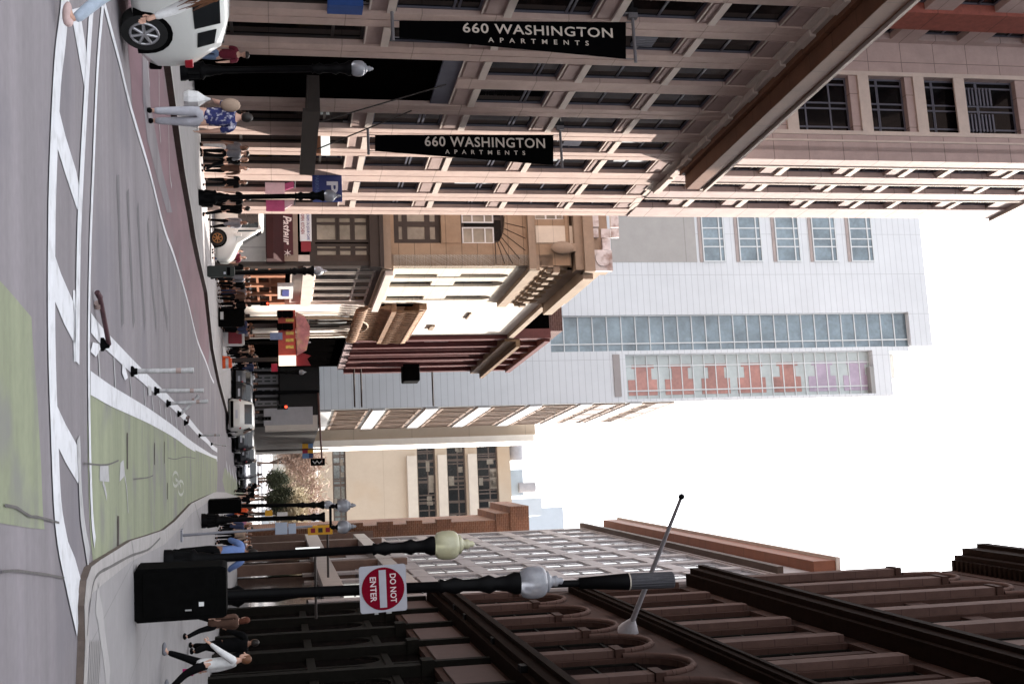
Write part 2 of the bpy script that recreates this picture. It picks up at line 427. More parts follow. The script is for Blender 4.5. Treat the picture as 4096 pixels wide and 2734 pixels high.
def arch(mb, s0, s1, zs, zt, o0, o1, mi=0, n=10, rise=None):
    """wall piece with an arched opening between s0 and s1 springing at zs; solid up to zt"""
    r = (s1-s0)/2; c = (s0+s1)/2; rise = rise or r
    pts = [(c - r*math.cos(math.pi*i/n), zs + rise*math.sin(math.pi*i/n)) for i in range(n+1)]
    for a, b in zip(pts, pts[1:]):
        for o in (o1,):
            mb.add([(a[0],-o,a[1]),(b[0],-o,b[1]),(b[0],-o,zt),(a[0],-o,zt)], [(0,1,2,3)], mi)
        mb.add([(a[0],-o0,a[1]),(b[0],-o0,b[1]),(b[0],-o1,b[1]),(a[0],-o1,a[1])], [(0,1,2,3)], mi)
def window(root, s0, s1, z0, z1, o, fm, gm, mull=(), tran=(), fw=.06, name='window', depth=.06, arched=False):
    mb = MB()
    for a, b in ((s0, s0+fw), (s1-fw, s1)): mb.fb(a, b, z0, z1, o, o+depth)
    for a, b in ((z0, z0+fw), (z1-fw, z1)): mb.fb(s0+fw, s1-fw, a, b, o, o+depth)
    for m_ in mull: x = s0+(s1-s0)*m_; mb.fb(x-fw/2, x+fw/2, z0+fw, z1-fw, o, o+depth*.8)
    for t_ in tran: z = z0+(z1-z0)*t_; mb.fb(s0+fw, s1-fw, z-fw/2, z+fw/2, o, o+depth*.9)
    f = mb.build(name, fm, root)
    p = MB().fb(s0+.01, s1-.01, z0+.01, z1-.01, o-.05, o+.012).build('pane', gm, f)
    return f
def text(name, body, size, loc, rot, m, parent, extrude=.01, ax='CENTER', ay='CENTER', bold=0.0, sx=1.0, sp=1.0):
    c = bpy.data.curves.new(name, 'FONT'); c.body = body; c.size = size; c.extrude = extrude; c.align_x = ax; c.align_y = ay
    c.offset = bold; c.space_character = sp; c.resolution_u = 3
    t = bpy.data.objects.new(name, c); COL.objects.link(t); bpy.context.view_layer.update()
    me = bpy.data.meshes.new_from_object(t.evaluated_get(bpy.context.evaluated_depsgraph_get()))
    bpy.data.objects.remove(t); me.materials.clear(); me.materials.append(m)
    me.transform(Matrix.LocRotScale(Vector(loc), rot.to_quaternion() if hasattr(rot,'to_quaternion') else rot, Vector((sx,1,1))))
    return link(name, me, parent)
from mathutils import Euler
FR = Euler((R(90), 0, 0))      # text lying in the facade plane, facing outward (local -y)
# ================================================================== APARTMENT BUILDING ON THE LEFT
STN = mat('pink_stone', (.43,.315,.275), .8, .10, 1.2, .15, joint=(0, 2.2, .03, .5), stain=((.26,.19,.16), .5, .3))
STN2 = mat('pink_stone_panel', (.38,.29,.27), .8, .10, 1.4, .15, joint=(1.45, 1.55, .03, .75))
STND = mat('spandrel_stone', (.31,.22,.20), .8, .12, 1.2, .15)
STNL = mat('light_stone_trim', (.50,.42,.37), .75, .08, 1.5, .1)
BRN = mat('brown_cornice_metal', (.15,.064,.032), .65, .14, 1, .08, joint=(1.6, 0, .03, .6))
GREYM = mat('grey_window_metal', (.085,.085,.11), .5, .1, 3)
REDG = mat('red_granite', (.26,.075,.055), .6, .18, 4, .05, joint=(0, 3.1, .04, .7))
GL1 = glass('apartment_glass', (.004,.0035,.004), .07, .02, .2)
DARKIN = mat('dark_interior', (.0015,.0013,.0013), 1, .3, 2, spec=0)  # near-black colour holds the shade inside unlit openings
dL = vpdir(2290); PL = gp(833, 848, .15); L = Facade(PL, dL)
rL = L.root('apartment_building', 'pinkish stone apartment tower with brown projecting cornice and two hanging black banners', 'building')
GZ = 1.65
piers = [(-24.9,-24.0),(-22.6,-21.7),(-20.25,-19.3),(-17.95,-17.05),(-15.6,-14.8),(-13.2,-12.4),(-10.85,-10.0),(-8.65,-7.85),(-6.2,-4.7),(-3.2,-2.1),(-1.1,0.0)]
lev = [(7.26,8.02),(10.54,11.45),(13.9,14.75),(17.2,17.8),(19.9,20.9)]
wl = MB()
wl.fb(-34, -.02, -1, 20.88, -9, -.26)                                   # core
for i, (a, b) in enumerate(piers):
    up_only = (a == -15.6); z0 = 10.54 if up_only else -1.0
    if up_only: wl.fb(a, b, z0, 20.9, -.25, .06); continue
    m_ = (a+b)/2
    wl.fb(a, m_-.03, z0, 20.9, -.25, .06); wl.fb(m_+.03, b, z0, 20.9, -.25, .06); wl.fb(m_-.03, m_+.03, z0, 20.9, -.25, .02)
    if b - a > 1.2: pass
o = wl.build('wall', STN, rL)
for k, (z0, z1) in enumerate(lev):
    for (a, b), (c, d) in zip(piers, piers[1:]):
        if k == 0 and (c == -15.6 or a == -15.6): continue
        sp = MB(); sp.fb(b, c, z0, z1, -.25, 0)
        sp.fb(b, c, z1-.24, z1, 0, .08, 1); sp.fb(b+.05, c-.05, z0, z0+.05, 0, .03, 1)
        if k >= 1: sp.fb(b+.15, c-.15, z0+.12, z1-.34, 0, .035)
        sp.build('spandrel', [STND, STNL], rL)
random.seed(3)
BLD = mat('blind_and_reflection', (.42,.44,.46), .6, .15, 2); BLD2 = mat('lace_blind', (.16,.15,.15), .7, .4, 6)
wz = [(8.02,10.54),(11.45,13.9),(14.75,17.2),(17.8,19.9)]
for (a, b), (c, d) in zip(piers, piers[1:]):
    for k, (z0, z1) in enumerate(wz):
        if k == 0 and (c == -15.6 or a == -15.6): continue
        window(rL, b, c, z0, z1, -.17, GREYM, GL1, (), ((.68, .74) if k < 2 else (.5,)), .07)
        if (k, a) in ((2,-10.85),(3,-10.85),(1,-8.65),(2,-8.65),(3,-8.65),(0,-6.2),(1,-6.2),(2,-6.2),(1,-3.2),(3,-3.2),(2,-24.9)) or random.random() < .12:
            u0 = random.uniform(.04,.3); u1 = random.uniform(.5,.62) if random.random() < .6 else .93; bw_ = random.uniform(.25,.5)
            MB().fb(b+.08, b+.08+(c-b-.16)*bw_, z0+(z1-z0)*u0, z0+(z1-z0)*u1, -.155, -.14).build('pane_strip', BLD if k else BLD2, rL)  # pale strips: blinds and sky reflections painted on the panes
    if not (c == -15.6 or a == -15.6):
        # shop front with grey transom bars
        f = window(rL, b, c, -.6, 7.26, -.2, mat('shop_frame_dark', (.02,.015,.014), .6, .2, 3), GL1, (), (.5, .88), .09, name='shop_window')
# louvres in two windows
lv = MB()
for (s0, s1, z0, z1) in ((-10.0,-9.1,15.6,16.3),(-19.2,-18.2,15.7,16.4)):
    for i in range(7): lv.fb(s0+.1+i*.12, s0+.16+i*.12, z0, z1, -.15, -.05)
lv.build('louvre', GREYM, rL)
# garage opening
gm = MB(); gm.fb(-17.05, -13.2, 9.9, 10.54, -.25, -.02)
gm.build('garage_frame', GREYM, rL)
gi = MB(); gi.fb(-17.05,-13.2,-1,9.9,-.25,-.12); gi.build('garage_dark', DARKIN, rL)  # black sheet painted as the shade inside the open garage
# dark steel canopy with tie rods
cn = MB(); cn.fb(-15.6, -9.2, 5.6, 6.0, .07, 1.3); cn.fb(-15.6,-9.2,5.45,5.6,1.2,1.3)
c_ = cn.build('canopy', CANOPYM, rL)
rd = MB(); rd.tube((-12.6,-1.5,6.0), (-12.8,-.1,9.3), .025); rd.tube((-15.2,-1.5,6.0), (-15.2,-.1,10.2), .025); rd.build('tie_rod', CANOPYM, c_)
# cornice
zi = L.Z(2700, 681)
def out_at(X, Y, z):     # how far a point of known height stands in front of the wall
    d = ray(X, Y); t = (z + L.base - CAMZ)/d.z; q = Vector((0,0,CAMZ)) + d*t
    return (q - L.P).dot(L.n), (q - L.P).dot(L.u)
oc, sc_ = out_at(3072, 430, zi); oe, se = out_at(2722, 752, zi)
print('cornice', zi, oc, sc_, oe, se)
OC = (oc + oe)/2
top = MB(); top.fb(-34, -3.9, 20.9, zi, -.6, .1)
for i in range(3): top.fb(-34, -3.9, 20.95+i*(zi-21)/3, 21.15+i*(zi-21)/3, .1, .22)
for (a, b) in piers:
    if b < -4: top.fb(a, b, 20.9, zi-.02, .1, .3)
top.build('frieze', STNL, rL)
co = MB(); co.fb(-34, se, zi, zi+.22, -.6, .42); co.fb(-34, se, zi+.222, zi+.95, -.6, OC)
co.build('cornice', BRN, rL, .03)
ct = MB(); ct.fb(-34, se+.06, zi+1.0, zi+1.12, -.6, OC+.08); ct.build('cornice_edge', STNL, rL)
# ---- tower above
sT = L.S(637, 3700); print('tower corner s', sT)
tw = MB()
cols = [(L.S(660,3300), L.S(700,3300)), (L.S(729,3300), L.S(763,3300)), (L.S(792,3300), L.S(827,3300))]
tl = [(20.85,22.4),(23.4,25.0),(26.0,28.4),(29.27,30.86),(31.8,33.3),(33.7,35.9),(36.85,38.75)]
RT = 39.9
edges = [sT] + [x for c in cols for x in c] + [0.0]
for i in range(0, len(edges), 2): tw.fb(edges[i], edges[i+1], 20.9, RT, -.5, .1)
prev = 20.9
for z0, z1 in tl + [(RT, RT)]:
    for a, b in cols:
        if z0 > prev: tw.fb(a, b, prev, z0, -.5, 0)
    prev = z1
tw.fb(sT+.7, -.02, 20.9, RT-.02, -9, -.5); tw.fb(sT+.01, sT+.7, 20.9, RT-.02, -.49, -.3)
tw.build('tower_wall', STN2, rL)
tt = MB()
for z0, z1 in tl:
    for a, b in cols: tt.fb(a, b, z0-.3, z0-.02, 0, .07)
for x in edges[1:-1:2]: tt.fb(x-.12, x, 20.9, RT, .1, .14)
tt.fb(sT, .1, RT, RT+.25, -9, .22); tt.build('tower_trim', STNL, rL)
for a, b in cols:
    for z0, z1 in tl: window(rL, a, b, z0, z1, -.2, GREYM, GL1, (), (.35,.75), .07)
# ---- wall facing the camera
perp = Vector((dL.y, -dL.x, 0))
T = Facade(L.W(sT)[:2], perp, L.base)
sE = T.S(176, 3700); print('perp end', sE)
ty = [(3190,3405),(3485,3629),(3706,3853),(3867,4071)]
tz = [(T.Z(a,400), T.Z(b,400)) for a, b in ty]; w0, w1 = T.S(304,3500), T.S(526,3500)
print('perp wins', w0, w1, tz)
rt_ = T.root('apartment_building_upper', '', ''); 
rt_.parent = rL; rt_.location = (sT, 0, 0); rt_.rotation_euler = (0,0,T.rz - L.rz); rt_.name = 'upper_front'
for k in ('label','category'): 
    if k in rt_: del rt_[k]
pw = MB(); TOPZ = 46
pw.fb(sE, w0, 20.9, TOPZ, -.5, 0); pw.fb(w1, -.3, 20.9, TOPZ, -.5, 0)
prev = 20.9
for z0, z1 in tz + [(TOPZ,TOPZ)]:
    if z0 > prev: pw.fb(w0, w1, prev, z0, -.5, -.06)
    prev = z1
pw.fb(sE, -.32, 20.9, TOPZ-.02, -3, -.5)
pw.build('front_wall', STN2, rt_)
pb = MB()
for x in (w0-.18, w1): pb.fb(x, x+.18, 20.9, TOPZ, 0, .05)
mid = (w1 + (-.3))/2
pb.fb(mid-.04, mid+.04, 20.9, TOPZ, 0, .05)
for z0, z1 in tz: pb.fb(w0, w1, z0-.55, z0-.05, -.06, .04)
pb.build('front_trim', STNL, rt_)
for i, (z0, z1) in enumerate(tz):
    f = window(rt_, w0, w1, z0, z1, -.4, GREYM, GL1, (.12,.45,.55,.88), (.28,.3) if i else (.2,.66), .07)
lv = MB()
for k in range(8):
    for a in (.08,.56): lv.fb(w0+(w1-w0)*a+.1, w0+(w1-w0)*(a+.36), tz[3][0]+.12+k*.17, tz[3][0]+.2+k*.17, -.36, -.28)
lv.build('louvre', GREYM, rt_)
WG = T.W(sE)
wg = MB(); 
rw = empty('upper_wing', (sE, 0, 0), L.rz - T.rz); rw.parent = rt_
Wf = Facade(WG[:2], dL, L.base)
a1, a0 = Wf.S(107,3700), Wf.S(38,3700); e0 = Wf.S(163,3700); b1 = Wf.S(30,3700)
print('wing', a1, a0, e0, b1)
wg.fb(-20, b1-3, 20.9, TOPZ, -.5, 0); wg.fb(e0, 0, 20.9, TOPZ, -.5, 0)
zz = 20.9; 
for k in range(9):
    z0 = 21 + k*3.15
    wg.fb(a1, e0, z0, z0+1.25, -.5, 0); wg.fb(b1-3, a0, z0, z0+1.25, -.5, 0)
    window(rw, a1, e0, z0+1.25, z0+3.15, -.35, GREYM, GL1, (.5,), (.6,), .08)
    window(rw, b1-3, a0, z0+1.25, z0+3.15, -.35, GREYM, GL1, (.5,), (.6,), .08)
wg.build('wing_wall', STN2, rw)
MB().fb(a0, a1, 20.9, TOPZ, -.5, .15).build('red_granite_strip', REDG, rw)

# ---- banners
BT = mat('banner_cloth', (.0015,.0015,.0018), .9, .2, 4, spec=.03)
BTX = mat('banner_lettering', (.62,.55,.48), .7, .04, 4)
TUP = Matrix(((0,-1,0),(0,0,-1),(1,0,0)))   # text x -> up, text y -> left, facing outward
BKT = mat('banner_bracket', (.16,.15,.16), .5, .1, 4)
def fit_text(name, body, cx, cy, w, h, basis, m, parent, o=.01, sp=1.0, ext=.004, bold=0.0, shear=0.0):
    """text scaled to w x h metres, centred at facade-local point (cx along, cy height), o outward"""
    c = bpy.data.curves.new(name, 'FONT'); c.body = body; c.size = 1; c.extrude = 0; c.space_character = sp; c.resolution_u = 3; c.offset = bold; c.shear = shear
    t = bpy.data.objects.new(name, c); COL.objects.link(t); bpy.context.view_layer.update()
    me = bpy.data.meshes.new_from_object(t.evaluated_get(bpy.context.evaluated_depsgraph_get())); bpy.data.objects.remove(t)
    xs = [v.co.x for v in me.vertices]; ys = [v.co.y for v in me.vertices]
    ax, bx, ay, by = min(xs), max(xs), min(ys), max(ys)
    B = Matrix(basis)
    for v in me.vertices:
        q = Vector(((v.co.x-(ax+bx)/2)/(bx-ax)*w, (v.co.y-(ay+by)/2)/(by-ay)*h, 0))
        v.co = B @ q + Vector((cx, -o, cy))
    me.materials.clear(); me.materials.append(m)
    return link(name, me, parent)
UPR = ((1,0,0),(0,0,-1),(0,1,0))            # ordinary upright text on a facade
TUP = ((0,-1,0),(0,0,-1),(1,0,0))           # text climbing upwards
def banner(s, X0, X1, y0a, y0b, y1a, y1b, label, t1, t2):
    B = Facade(L.W(s)[:2], perp, L.base)
    rb = B.root('hanging_banner', label, 'banner', 'apartment banners hung from the pinkish stone piers')
    c = [B.hit(X0, y0a), B.hit(X0, y0b), B.hit(X1, y1b), B.hit(X1, y1a)]
    MB().prism([(p[0], p[1]) for p in c], 'y', -.02, .02).build('cloth', BT, rb)
    for nm, body, (xa, xb, ya, yb), sp, bd in (('lettering','660 WASHINGTON',t1,1.08,.012),('small_lettering','APARTMENTS',t2,2.4,.01)):
        p, q = B.hit(xa, ya), B.hit(xb, yb)
        xm = (xa+xb)/2; hh_ = abs(B.S(yb, xm)-B.S(ya, xm)); fit_text(nm, body, (p[0]+q[0])/2, (p[1]+q[1])/2, abs(q[1]-p[1]), hh_, TUP, BTX, rb, .032, sp, bold=bd)
    for X, w_ in ((X0-28, y0b), (X1+28, y1b)):
        z = B.Z(X, y0a); b = MB(); ln = B.S(w_+14, X)
        b.tube((-.3, 0, z), (ln, 0, z), .05, n=8); b.tube((-.15, -.05, z), (-.15, -.05, z-.9), .045, n=8)
        b.box(-.3, -.0, -.1, .1, z-.14, z+.14)
        b.build('bracket', BKT, rb)
    cd = MB()
    for p in (c[2], c[3]): cd.tube((p[0], 0, p[1]), (p[0], 0, B.Z(X1+28, y0a)), .015, n=6)
    for p in (c[0], c[1]): cd.tube((p[0], 0, p[1]), (p[0], 0, B.Z(X0-28, y0a)), .015, n=6)
    cd.build('cord', BKT, rb)
    return rb
banner(-20.35, 1597, 2503, 84, 150, 90, 236, 'larger nearer black banner lettered 660 WASHINGTON hanging high by the photo edge', (1850,2450,104,143), (1952,2354,159,178))
banner(-10.9, 1500, 2213, 540, 604, 540, 660, 'smaller farther black banner lettered 660 WASHINGTON above the parking sign', (1698,2180,550,590), (1780,2100,602,619))

# ---- parking sign
B = Facade(L.W(-5.4)[:2], perp, L.base)
rp = B.root('parking_sign', 'square navy blue parking sign with a large pale P projecting from the wall', 'sign')
BLUE = mat('sign_blue', (.010,.022,.12), .45, .08, 3); PALE = mat('sign_pale', (.5,.52,.58), .5, .05, 3)
a, b_ = B.hit(1248, 690), B.hit(1369, 806)
MB().fb(a[0], b_[0], a[1], b_[1], -.08, .08).build('sign_board', BLUE, rp, .02)
p, q = B.hit(1306, 728), B.hit(1352, 776); fit_text('letter', 'P', (p[0]+q[0])/2, (p[1]+q[1])/2, abs(q[0]-p[0]), abs(q[1]-p[1]), UPR, PALE, rp, .085, bold=.03)
p, q = B.hit(1260, 702), B.hit(1276, 782); fit_text('small_lettering', 'PARKING', (p[0]+q[0])/2, (p[1]+q[1])/2, abs(q[0]-p[0]), abs(q[1]-p[1]), UPR, mat('sign_mid_blue', (.08,.12,.26), .5, .05, 3), rp, .085)
k = MB(); k.tube((a[0]-.5,0,b_[1]-.2),(a[0],0,b_[1]-.2),.05); k.tube((a[0]-.5,0,a[1]+.2),(a[0],0,a[1]+.2),.05); k.build('bracket', BKT, rp)
# ---- white lightbox under the canopy, grey notice
B = Facade(L.W(-9.6, 0, 1.0)[:2], perp, L.base)
a, b_ = B.hit(1283, 524), B.hit(1320, 618)
rp = B.root('light_box', 'narrow white lit sign box hung at the end of the dark canopy', 'sign')
MB().fb(a[0], b_[0], a[1], b_[1], -.12, .1).build('box', mat('lit_white', (.75,.78,.76), .5, .05, 3, emit=((.8,.85,.82), .25)), rp, .02)
MB().fb(a[0], b_[0], a[1]-.25, a[1]-.01, -.14, .12).build('housing', BRN, rp)
a, b_ = L.hit(1142, 530), L.hit(1202, 636)
rp = empty('notice_board', L.W((a[0]+b_[0])/2, a[1]), L.rz, 'faded grey and red notice panel in the dark shop opening', 'sign')
MB().fb(-(b_[0]-a[0])/2, (b_[0]-a[0])/2, 0, b_[1]-a[1], -.3, -.2).build('panel', mat('notice', (.13,.09,.10), .6, .35, 2), rp)
# ---- blue sign at the frame edge
a, b_ = L.hit(1310, -20), L.hit(1447, 22)
rp = empty('wall_sign', L.W((a[0]+b_[0])/2, a[1]), L.rz, 'bright blue sign board cut by the photo edge', 'sign')
MB().fb(-(b_[0]-a[0])/2, (b_[0]-a[0])/2, 0, b_[1]-a[1], .1, .3).build('sign_board', mat('sky_blue', (.02,.06,.22), .5, .1, 3), rp)
# ---- pink flags
PK = mat('pink_cloth', (.50,.09,.22), .7, .15, 3); PKL = mat('pale_pink_cloth', (.72,.50,.55), .7, .1, 3)
for (Y0, Y1, X0, X1, lab, m_, bb) in ((727,776,1063,1176,'deep pink feather flag projecting over the dark shop door', PK, -4.0),(794,850,1064,1176,'pale pink feather flag hanging beside the bright corner pier', PKL, -1.2)):
    B = Facade(L.W(bb, 0, .5)[:2], perp, L.base); rf = B.root('shop_flag', lab, 'flag', 'pink shop flags')
    pts = [B.hit(X0, Y1-4), B.hit(X0+6, Y1-34), B.hit((X0+X1)/2, Y0+12), B.hit(X1-6, Y0), B.hit(X1, Y0+4), B.hit(X1-2, Y0+22), B.hit((X0+X1)/2+14, Y1-12)]
    MB().prism([tuple(p) for p in pts], 'y', -.02, .02).build('cloth', m_, rf)
    p = B.hit(X1+4, Y0-6); q = B.hit(X1+2, Y0+26); MB().tube((p[0],0,p[1]), (q[0],0,q[1]), .03).build('flag_pole', BKT, rf)
    fl = MB(); p = B.hit((X0+X1)/2, (Y0+Y1)/2+2); fl.fb(p[0]-.25, p[0]+.25, p[1]-.6, p[1]+.2, .021, .03); fl.build('printed_patch', PKL if m_ is PK else PK, rf)
# ================================================================== OLD STONE BUILDING ON THE FAR CORNER
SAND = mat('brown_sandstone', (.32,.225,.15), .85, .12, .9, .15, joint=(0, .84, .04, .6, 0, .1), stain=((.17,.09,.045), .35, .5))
SANDP = mat('plain_sandstone', (.30,.225,.165), .8, .12, 1.2, .1, stain=((.15,.09,.05), .6, .4))
CREAM = mat('cream_stone', (.66,.60,.53), .8, .06, .8, .08)
BRZ = mat('dark_bronze', (.028,.018,.014), .5, .2, 2)
CORN = mat('dark_cornice', (.04,.024,.017), .7, .2, 2, .1)
GL2 = glass('beige_glass', (.26,.235,.19), .12, .02, .5, .35)
GL3 = glass('blue_glass', (.20,.25,.29), .08, .02, .6, .3)
dM = vpdir(2200); PM = gp(860, 1065, .15); Mf = Facade(PM, dM)
perpM = Vector((dM.y, -dM.x, 0)); MF = Facade(PM, perpM, Mf.base)
rs = MF.root('corner_stone_building', 'old brown sandstone corner building with bronze shop front and pale relief parapet', 'building')
def mz(X): return MF.Z(X, 1065)
def ms(Y, X=1700): return MF.S(Y, X)
LEFT = -16.0
st = MB()
# piers & bands of the wall facing the camera (s<0)
zA, zB, zTop = mz(1565), mz(2330), mz(2370)
wa0, wa1 = LEFT, ms(972, 1675)          # tall left window opening right edge
st.fb(wa1, 0, zA, mz(2115), -.6, 0)                       # right rusticated pier
st.fb(LEFT, wa1, zA, mz(1580), -.6, 0); st.fb(LEFT, wa1, mz(1770), mz(1850), -.6, .04)
st.fb(ms(905,2100)-0, wa1, mz(2145), zB, -.6, 0) if False else None
arch_c = ms(868, 1930)
z_s = mz(1985); half = wa1 - arch_c
arch(st, arch_c-half, arch_c+half, z_s, mz(2115), -.6, 0, rise=mz(2028)-z_s)
for a, b in ((LEFT, arch_c-half),): st.fb(a, b, mz(1850), mz(2115), -.6, 0)
st.fb(LEFT, 0, mz(2142), mz(2150), -.6, 0)
w5 = [(ms(912,2200), ms(970,2200)), (ms(815,2200), ms(876,2200))]
st.fb(w5[0][1], 0, mz(2150), mz(2268), -.6, 0); st.fb(w5[1][1], w5[0][0], mz(2150), mz(2268), -.6, -.05); st.fb(LEFT, w5[1][0], mz(2150), mz(2268), -.6, 0)
st.fb(LEFT, 0, mz(2268), mz(2285), -.6, .02); st.fb(LEFT, -.01, mz(2285), zB, -.6, -.5)
st.build('front_wall', SAND, rs)
MB().fb(LEFT+.1, -.62, -1, zTop-.2, -14, -.62).build('core', DARKIN, rs)
vs = MB()     # wedge stones round the arch
for i in range(1, 8):
    t = math.pi*(.5 - i/14*1.0)
    c0 = (arch_c + half*math.cos(t), z_s + (mz(2028)-z_s)*math.sin(t)); ll = min(1.5, (mz(2108)-c0[1])/max(math.sin(t), .15)); c1 = (min(c0[0] + ll*math.cos(t), -.1), c0[1] + ll*math.sin(t))
    vs.tube((c0[0], -.005, c0[1]), (c1[0], -.005, c1[1]), .022, n=5)
vs.build('arch_joint', CORN, rs)
tr = MB()
tr.fb(LEFT, .25, mz(2115), mz(2142), -.6, .28); tr.fb(LEFT, .2, mz(1535), zA, -.6, .25)
tr.fb(LEFT, .45, zB, zTop, -.6, .6); tr.fb(LEFT, .32, zB-.45, zB, -.6, .35)
tr.fb(ms(980,2300), ms(1012,2300), mz(2262), zB-.4, 0, .42)
tr.build('string_course', SANDP, rs)
orn = MB(); z0 = mz(1535)
for i in range(22): orn.ball((LEFT+.3+i*.55 if LEFT+.3+i*.55 < 0 else -.2, -.3, z0+.55), .2, 6, sc=(1,.5,1.2))
c0 = MF.hit(2215, 998); orn.ball((c0[0], -.35, c0[1]+.4), .38, 8, sc=(1,.6,1.7))
orn.build('carved_ornament', SANDP, rs)
# dark louvred slots under the cornice
sl = MB()
for a, b in ((LEFT+6, ms(976,2300)), (ms(1016,2300), -.12)):
    sl.fb(a, b, mz(2287), zB-.5, -.45, -.38)
    n = int((b-a)/.42)
    for i in range(n): sl.fb(a+.2+i*.42, a+.3+i*.42, mz(2290), zB-.6, -.38, -.2)
sl.build('attic_grille', CORN, rs)
# parapet relief, broken grey white marble pattern
RELW = mat('white_relief', (.62,.58,.58), .8, .12, 2, .2, stain=((.25,.15,.12), 1.6, .8))
rel = MB(); x = LEFT; random.seed(11)
rel.fb(LEFT, .3, zTop, mz(2440), -1.0, -.1, 1)
while x < -.2:
    wd = random.uniform(.5, 1.1); 
    for z in (0, .55, 1.1):
        if random.random() < .72:
            rel.fb(x+.03, min(x+wd-.05,.2), zTop+z+.05, zTop+z+random.uniform(.4,.55), -.1, random.uniform(.0,.16))
    x += wd
rel.fb(-.8, .35, zTop, mz(2446), -.1, .25); rel.tube((.1-.4,-.26,mz(2408)), (-.3,-.34,mz(2408)), .42, n=12)
rel.build('parapet_relief', [RELW, SANDP], rs)
# windows
ww = [(ms(905,1675)-3.2, ms(900,1675)), (ms(908,1675), wa1)]
window(rs, -9.2, wa1, mz(1580), mz(1770), -.35, BRZ, GL2, (.52,.86), (.24,.72), .28)
window(rs, arch_c-half, arch_c+half, mz(1850), mz(2030), -.35, BRZ, DGLASS, (.5,), (), .2)
for a, b in ((ms(852,1930), ms(888,1930)), (ms(905,1930), ms(971,1930))):
    window(rs, a, b, mz(1856), mz(1984), -.24, WHITE, GL2, (), (.33,.72), .07)
for a, b in w5: window(rs, a, b, mz(2150), mz(2268), -.3, WHITE, GL2, (), (.4,.75), .08)
# bronze shop front
sf = MB(); zc = mz(1480)
sf.fb(LEFT, .12, zc, mz(1535), -.6, .35); sf.fb(LEFT, .2, zc+.5, mz(1535)-.02, .35, .5)
sf.fb(ms(1046,1300), 0, -1, zc, -.6, .05); sf.fb(LEFT, ms(1046,1300), mz(1240), mz(1262), -.6, .02)
sf.build('shop_cornice', BRZ, rs)
for a, b in ((ms(857,1350), ms(965,1350)), (ms(971,1350), ms(1046,1350))):
    window(rs, a, b, mz(1260), zc, -.25, BRZ, GL2, ((.35,) if b < -2 else (.3,)), (.41,.44,.68,.72), .14)
window(rs, LEFT+5, ms(855,1350), mz(1260), zc, -.25, BRZ, GL2, (.3,.6), (.41,.44,.68,.72), .14)
# restaurant signs
MAR = mat('maroon', (.06,.005,.010), .55, .12, 3); MARP = mat('cream_panel', (.26,.19,.15), .7, .1, 3); LET = mat('sign_letter', (.78,.66,.64), .6, .05, 3)
def msign(name, lab, X0, X1, Y0, Y1, m, o0, o1, Fc=MF):
    a, b = Fc.hit(X0, Y0, o1), Fc.hit(X1, Y1, o1); p = Fc.W((a[0]+b[0])/2, a[1], 0)
    e = empty(name, p, Fc.rz, lab, 'sign'); w_, h_ = abs(b[0]-a[0]), b[1]-a[1]
    MB().fb(-w_/2, w_/2, 0, h_, o0, o1).build('sign_board', m, e, .01)
    return e, w_, h_
e, w_, h_ = msign('restaurant_sign', 'wide maroon restaurant sign with script lettering framed by a pale panel', 1097, 1193, 842, 1045, MARP, .06, .16)
k = h_/96
MB().fb(-w_/2, w_*.37, 11*k, 76*k, .16, .2).build('maroon_panel', MAR, e)
fit_text('lettering', 'Pasteur', -w_*.11, 50*k, w_*.58, 42*k, UPR, LET, e, .205, bold=.02, shear=.35)
fit_text('small_lettering', 'CUISINE   617-482-7467', -w_*.06, 19*k, w_*.7, 9*k, UPR, LET, e, .205, bold=.01)
fl = MB()
for i in range(6): t = i*math.pi/3; fl.tube((w_*.34, -.21, 52*k), (w_*.34+.2*math.cos(t), -.21, 52*k+.2*math.sin(t)), .03, .01, 5)
fl.build('flower_mark', LET, e)
e, w_, h_ = msign('shop_sign', 'white and blue sign strip above the maroon restaurant sign', 1198, 1247, 850, 964, mat('sign_white', (.66,.66,.68), .6, .05, 3), .06, .14)
MB().fb(w_/2+.01, w_/2+.55, .05, h_-.05, .06, .13).build('red_end', RED, e)
fit_text('lettering', 'CREPE DU JOUR CAFE', 0, h_*.68, w_*.92, h_*.3, UPR, mat('ink_blue', (.05,.06,.22), .6, .05, 3), e, .145, bold=.02)
fit_text('small_lettering', 'OPEN  KITCHEN', -.1*w_, h_*.25, w_*.7, h_*.3, UPR, RED, e, .145, bold=.02)
aw = MB(); a, b = MF.hit(1064, 842), MF.hit(1097, 1052)
rb = empty('shop_awning', MF.W((a[0]+b[0])/2, a[1], 0), MF.rz, 'dark red awning band under the restaurant sign', 'awning')
w_ = abs(b[0]-a[0]); aw.prism([(.0,0),(-1.0,0),(-1.0,.35),(0,1.0)], 'x', -w_/2, w_/2); aw.build('canvas', mat('awning_red', (.035,.004,.004), .8, .15, 3), rb)
# ground floor behind the car: pale tiled shop wall
gf = MB(); gf.fb(LEFT, ms(1046,1000), -1, mz(1064), -.6, -.3); gf.build('shop_wall', mat('pale_shop_wall', (.42,.41,.41), .6, .1, 1, joint=(1.1,2.2,.05,.5)), rs)
window(rs, ms(860,1000), ms(925,1000), mz(980), mz(1045), -.28, BRZ, GL2, (.4,), (), .1)

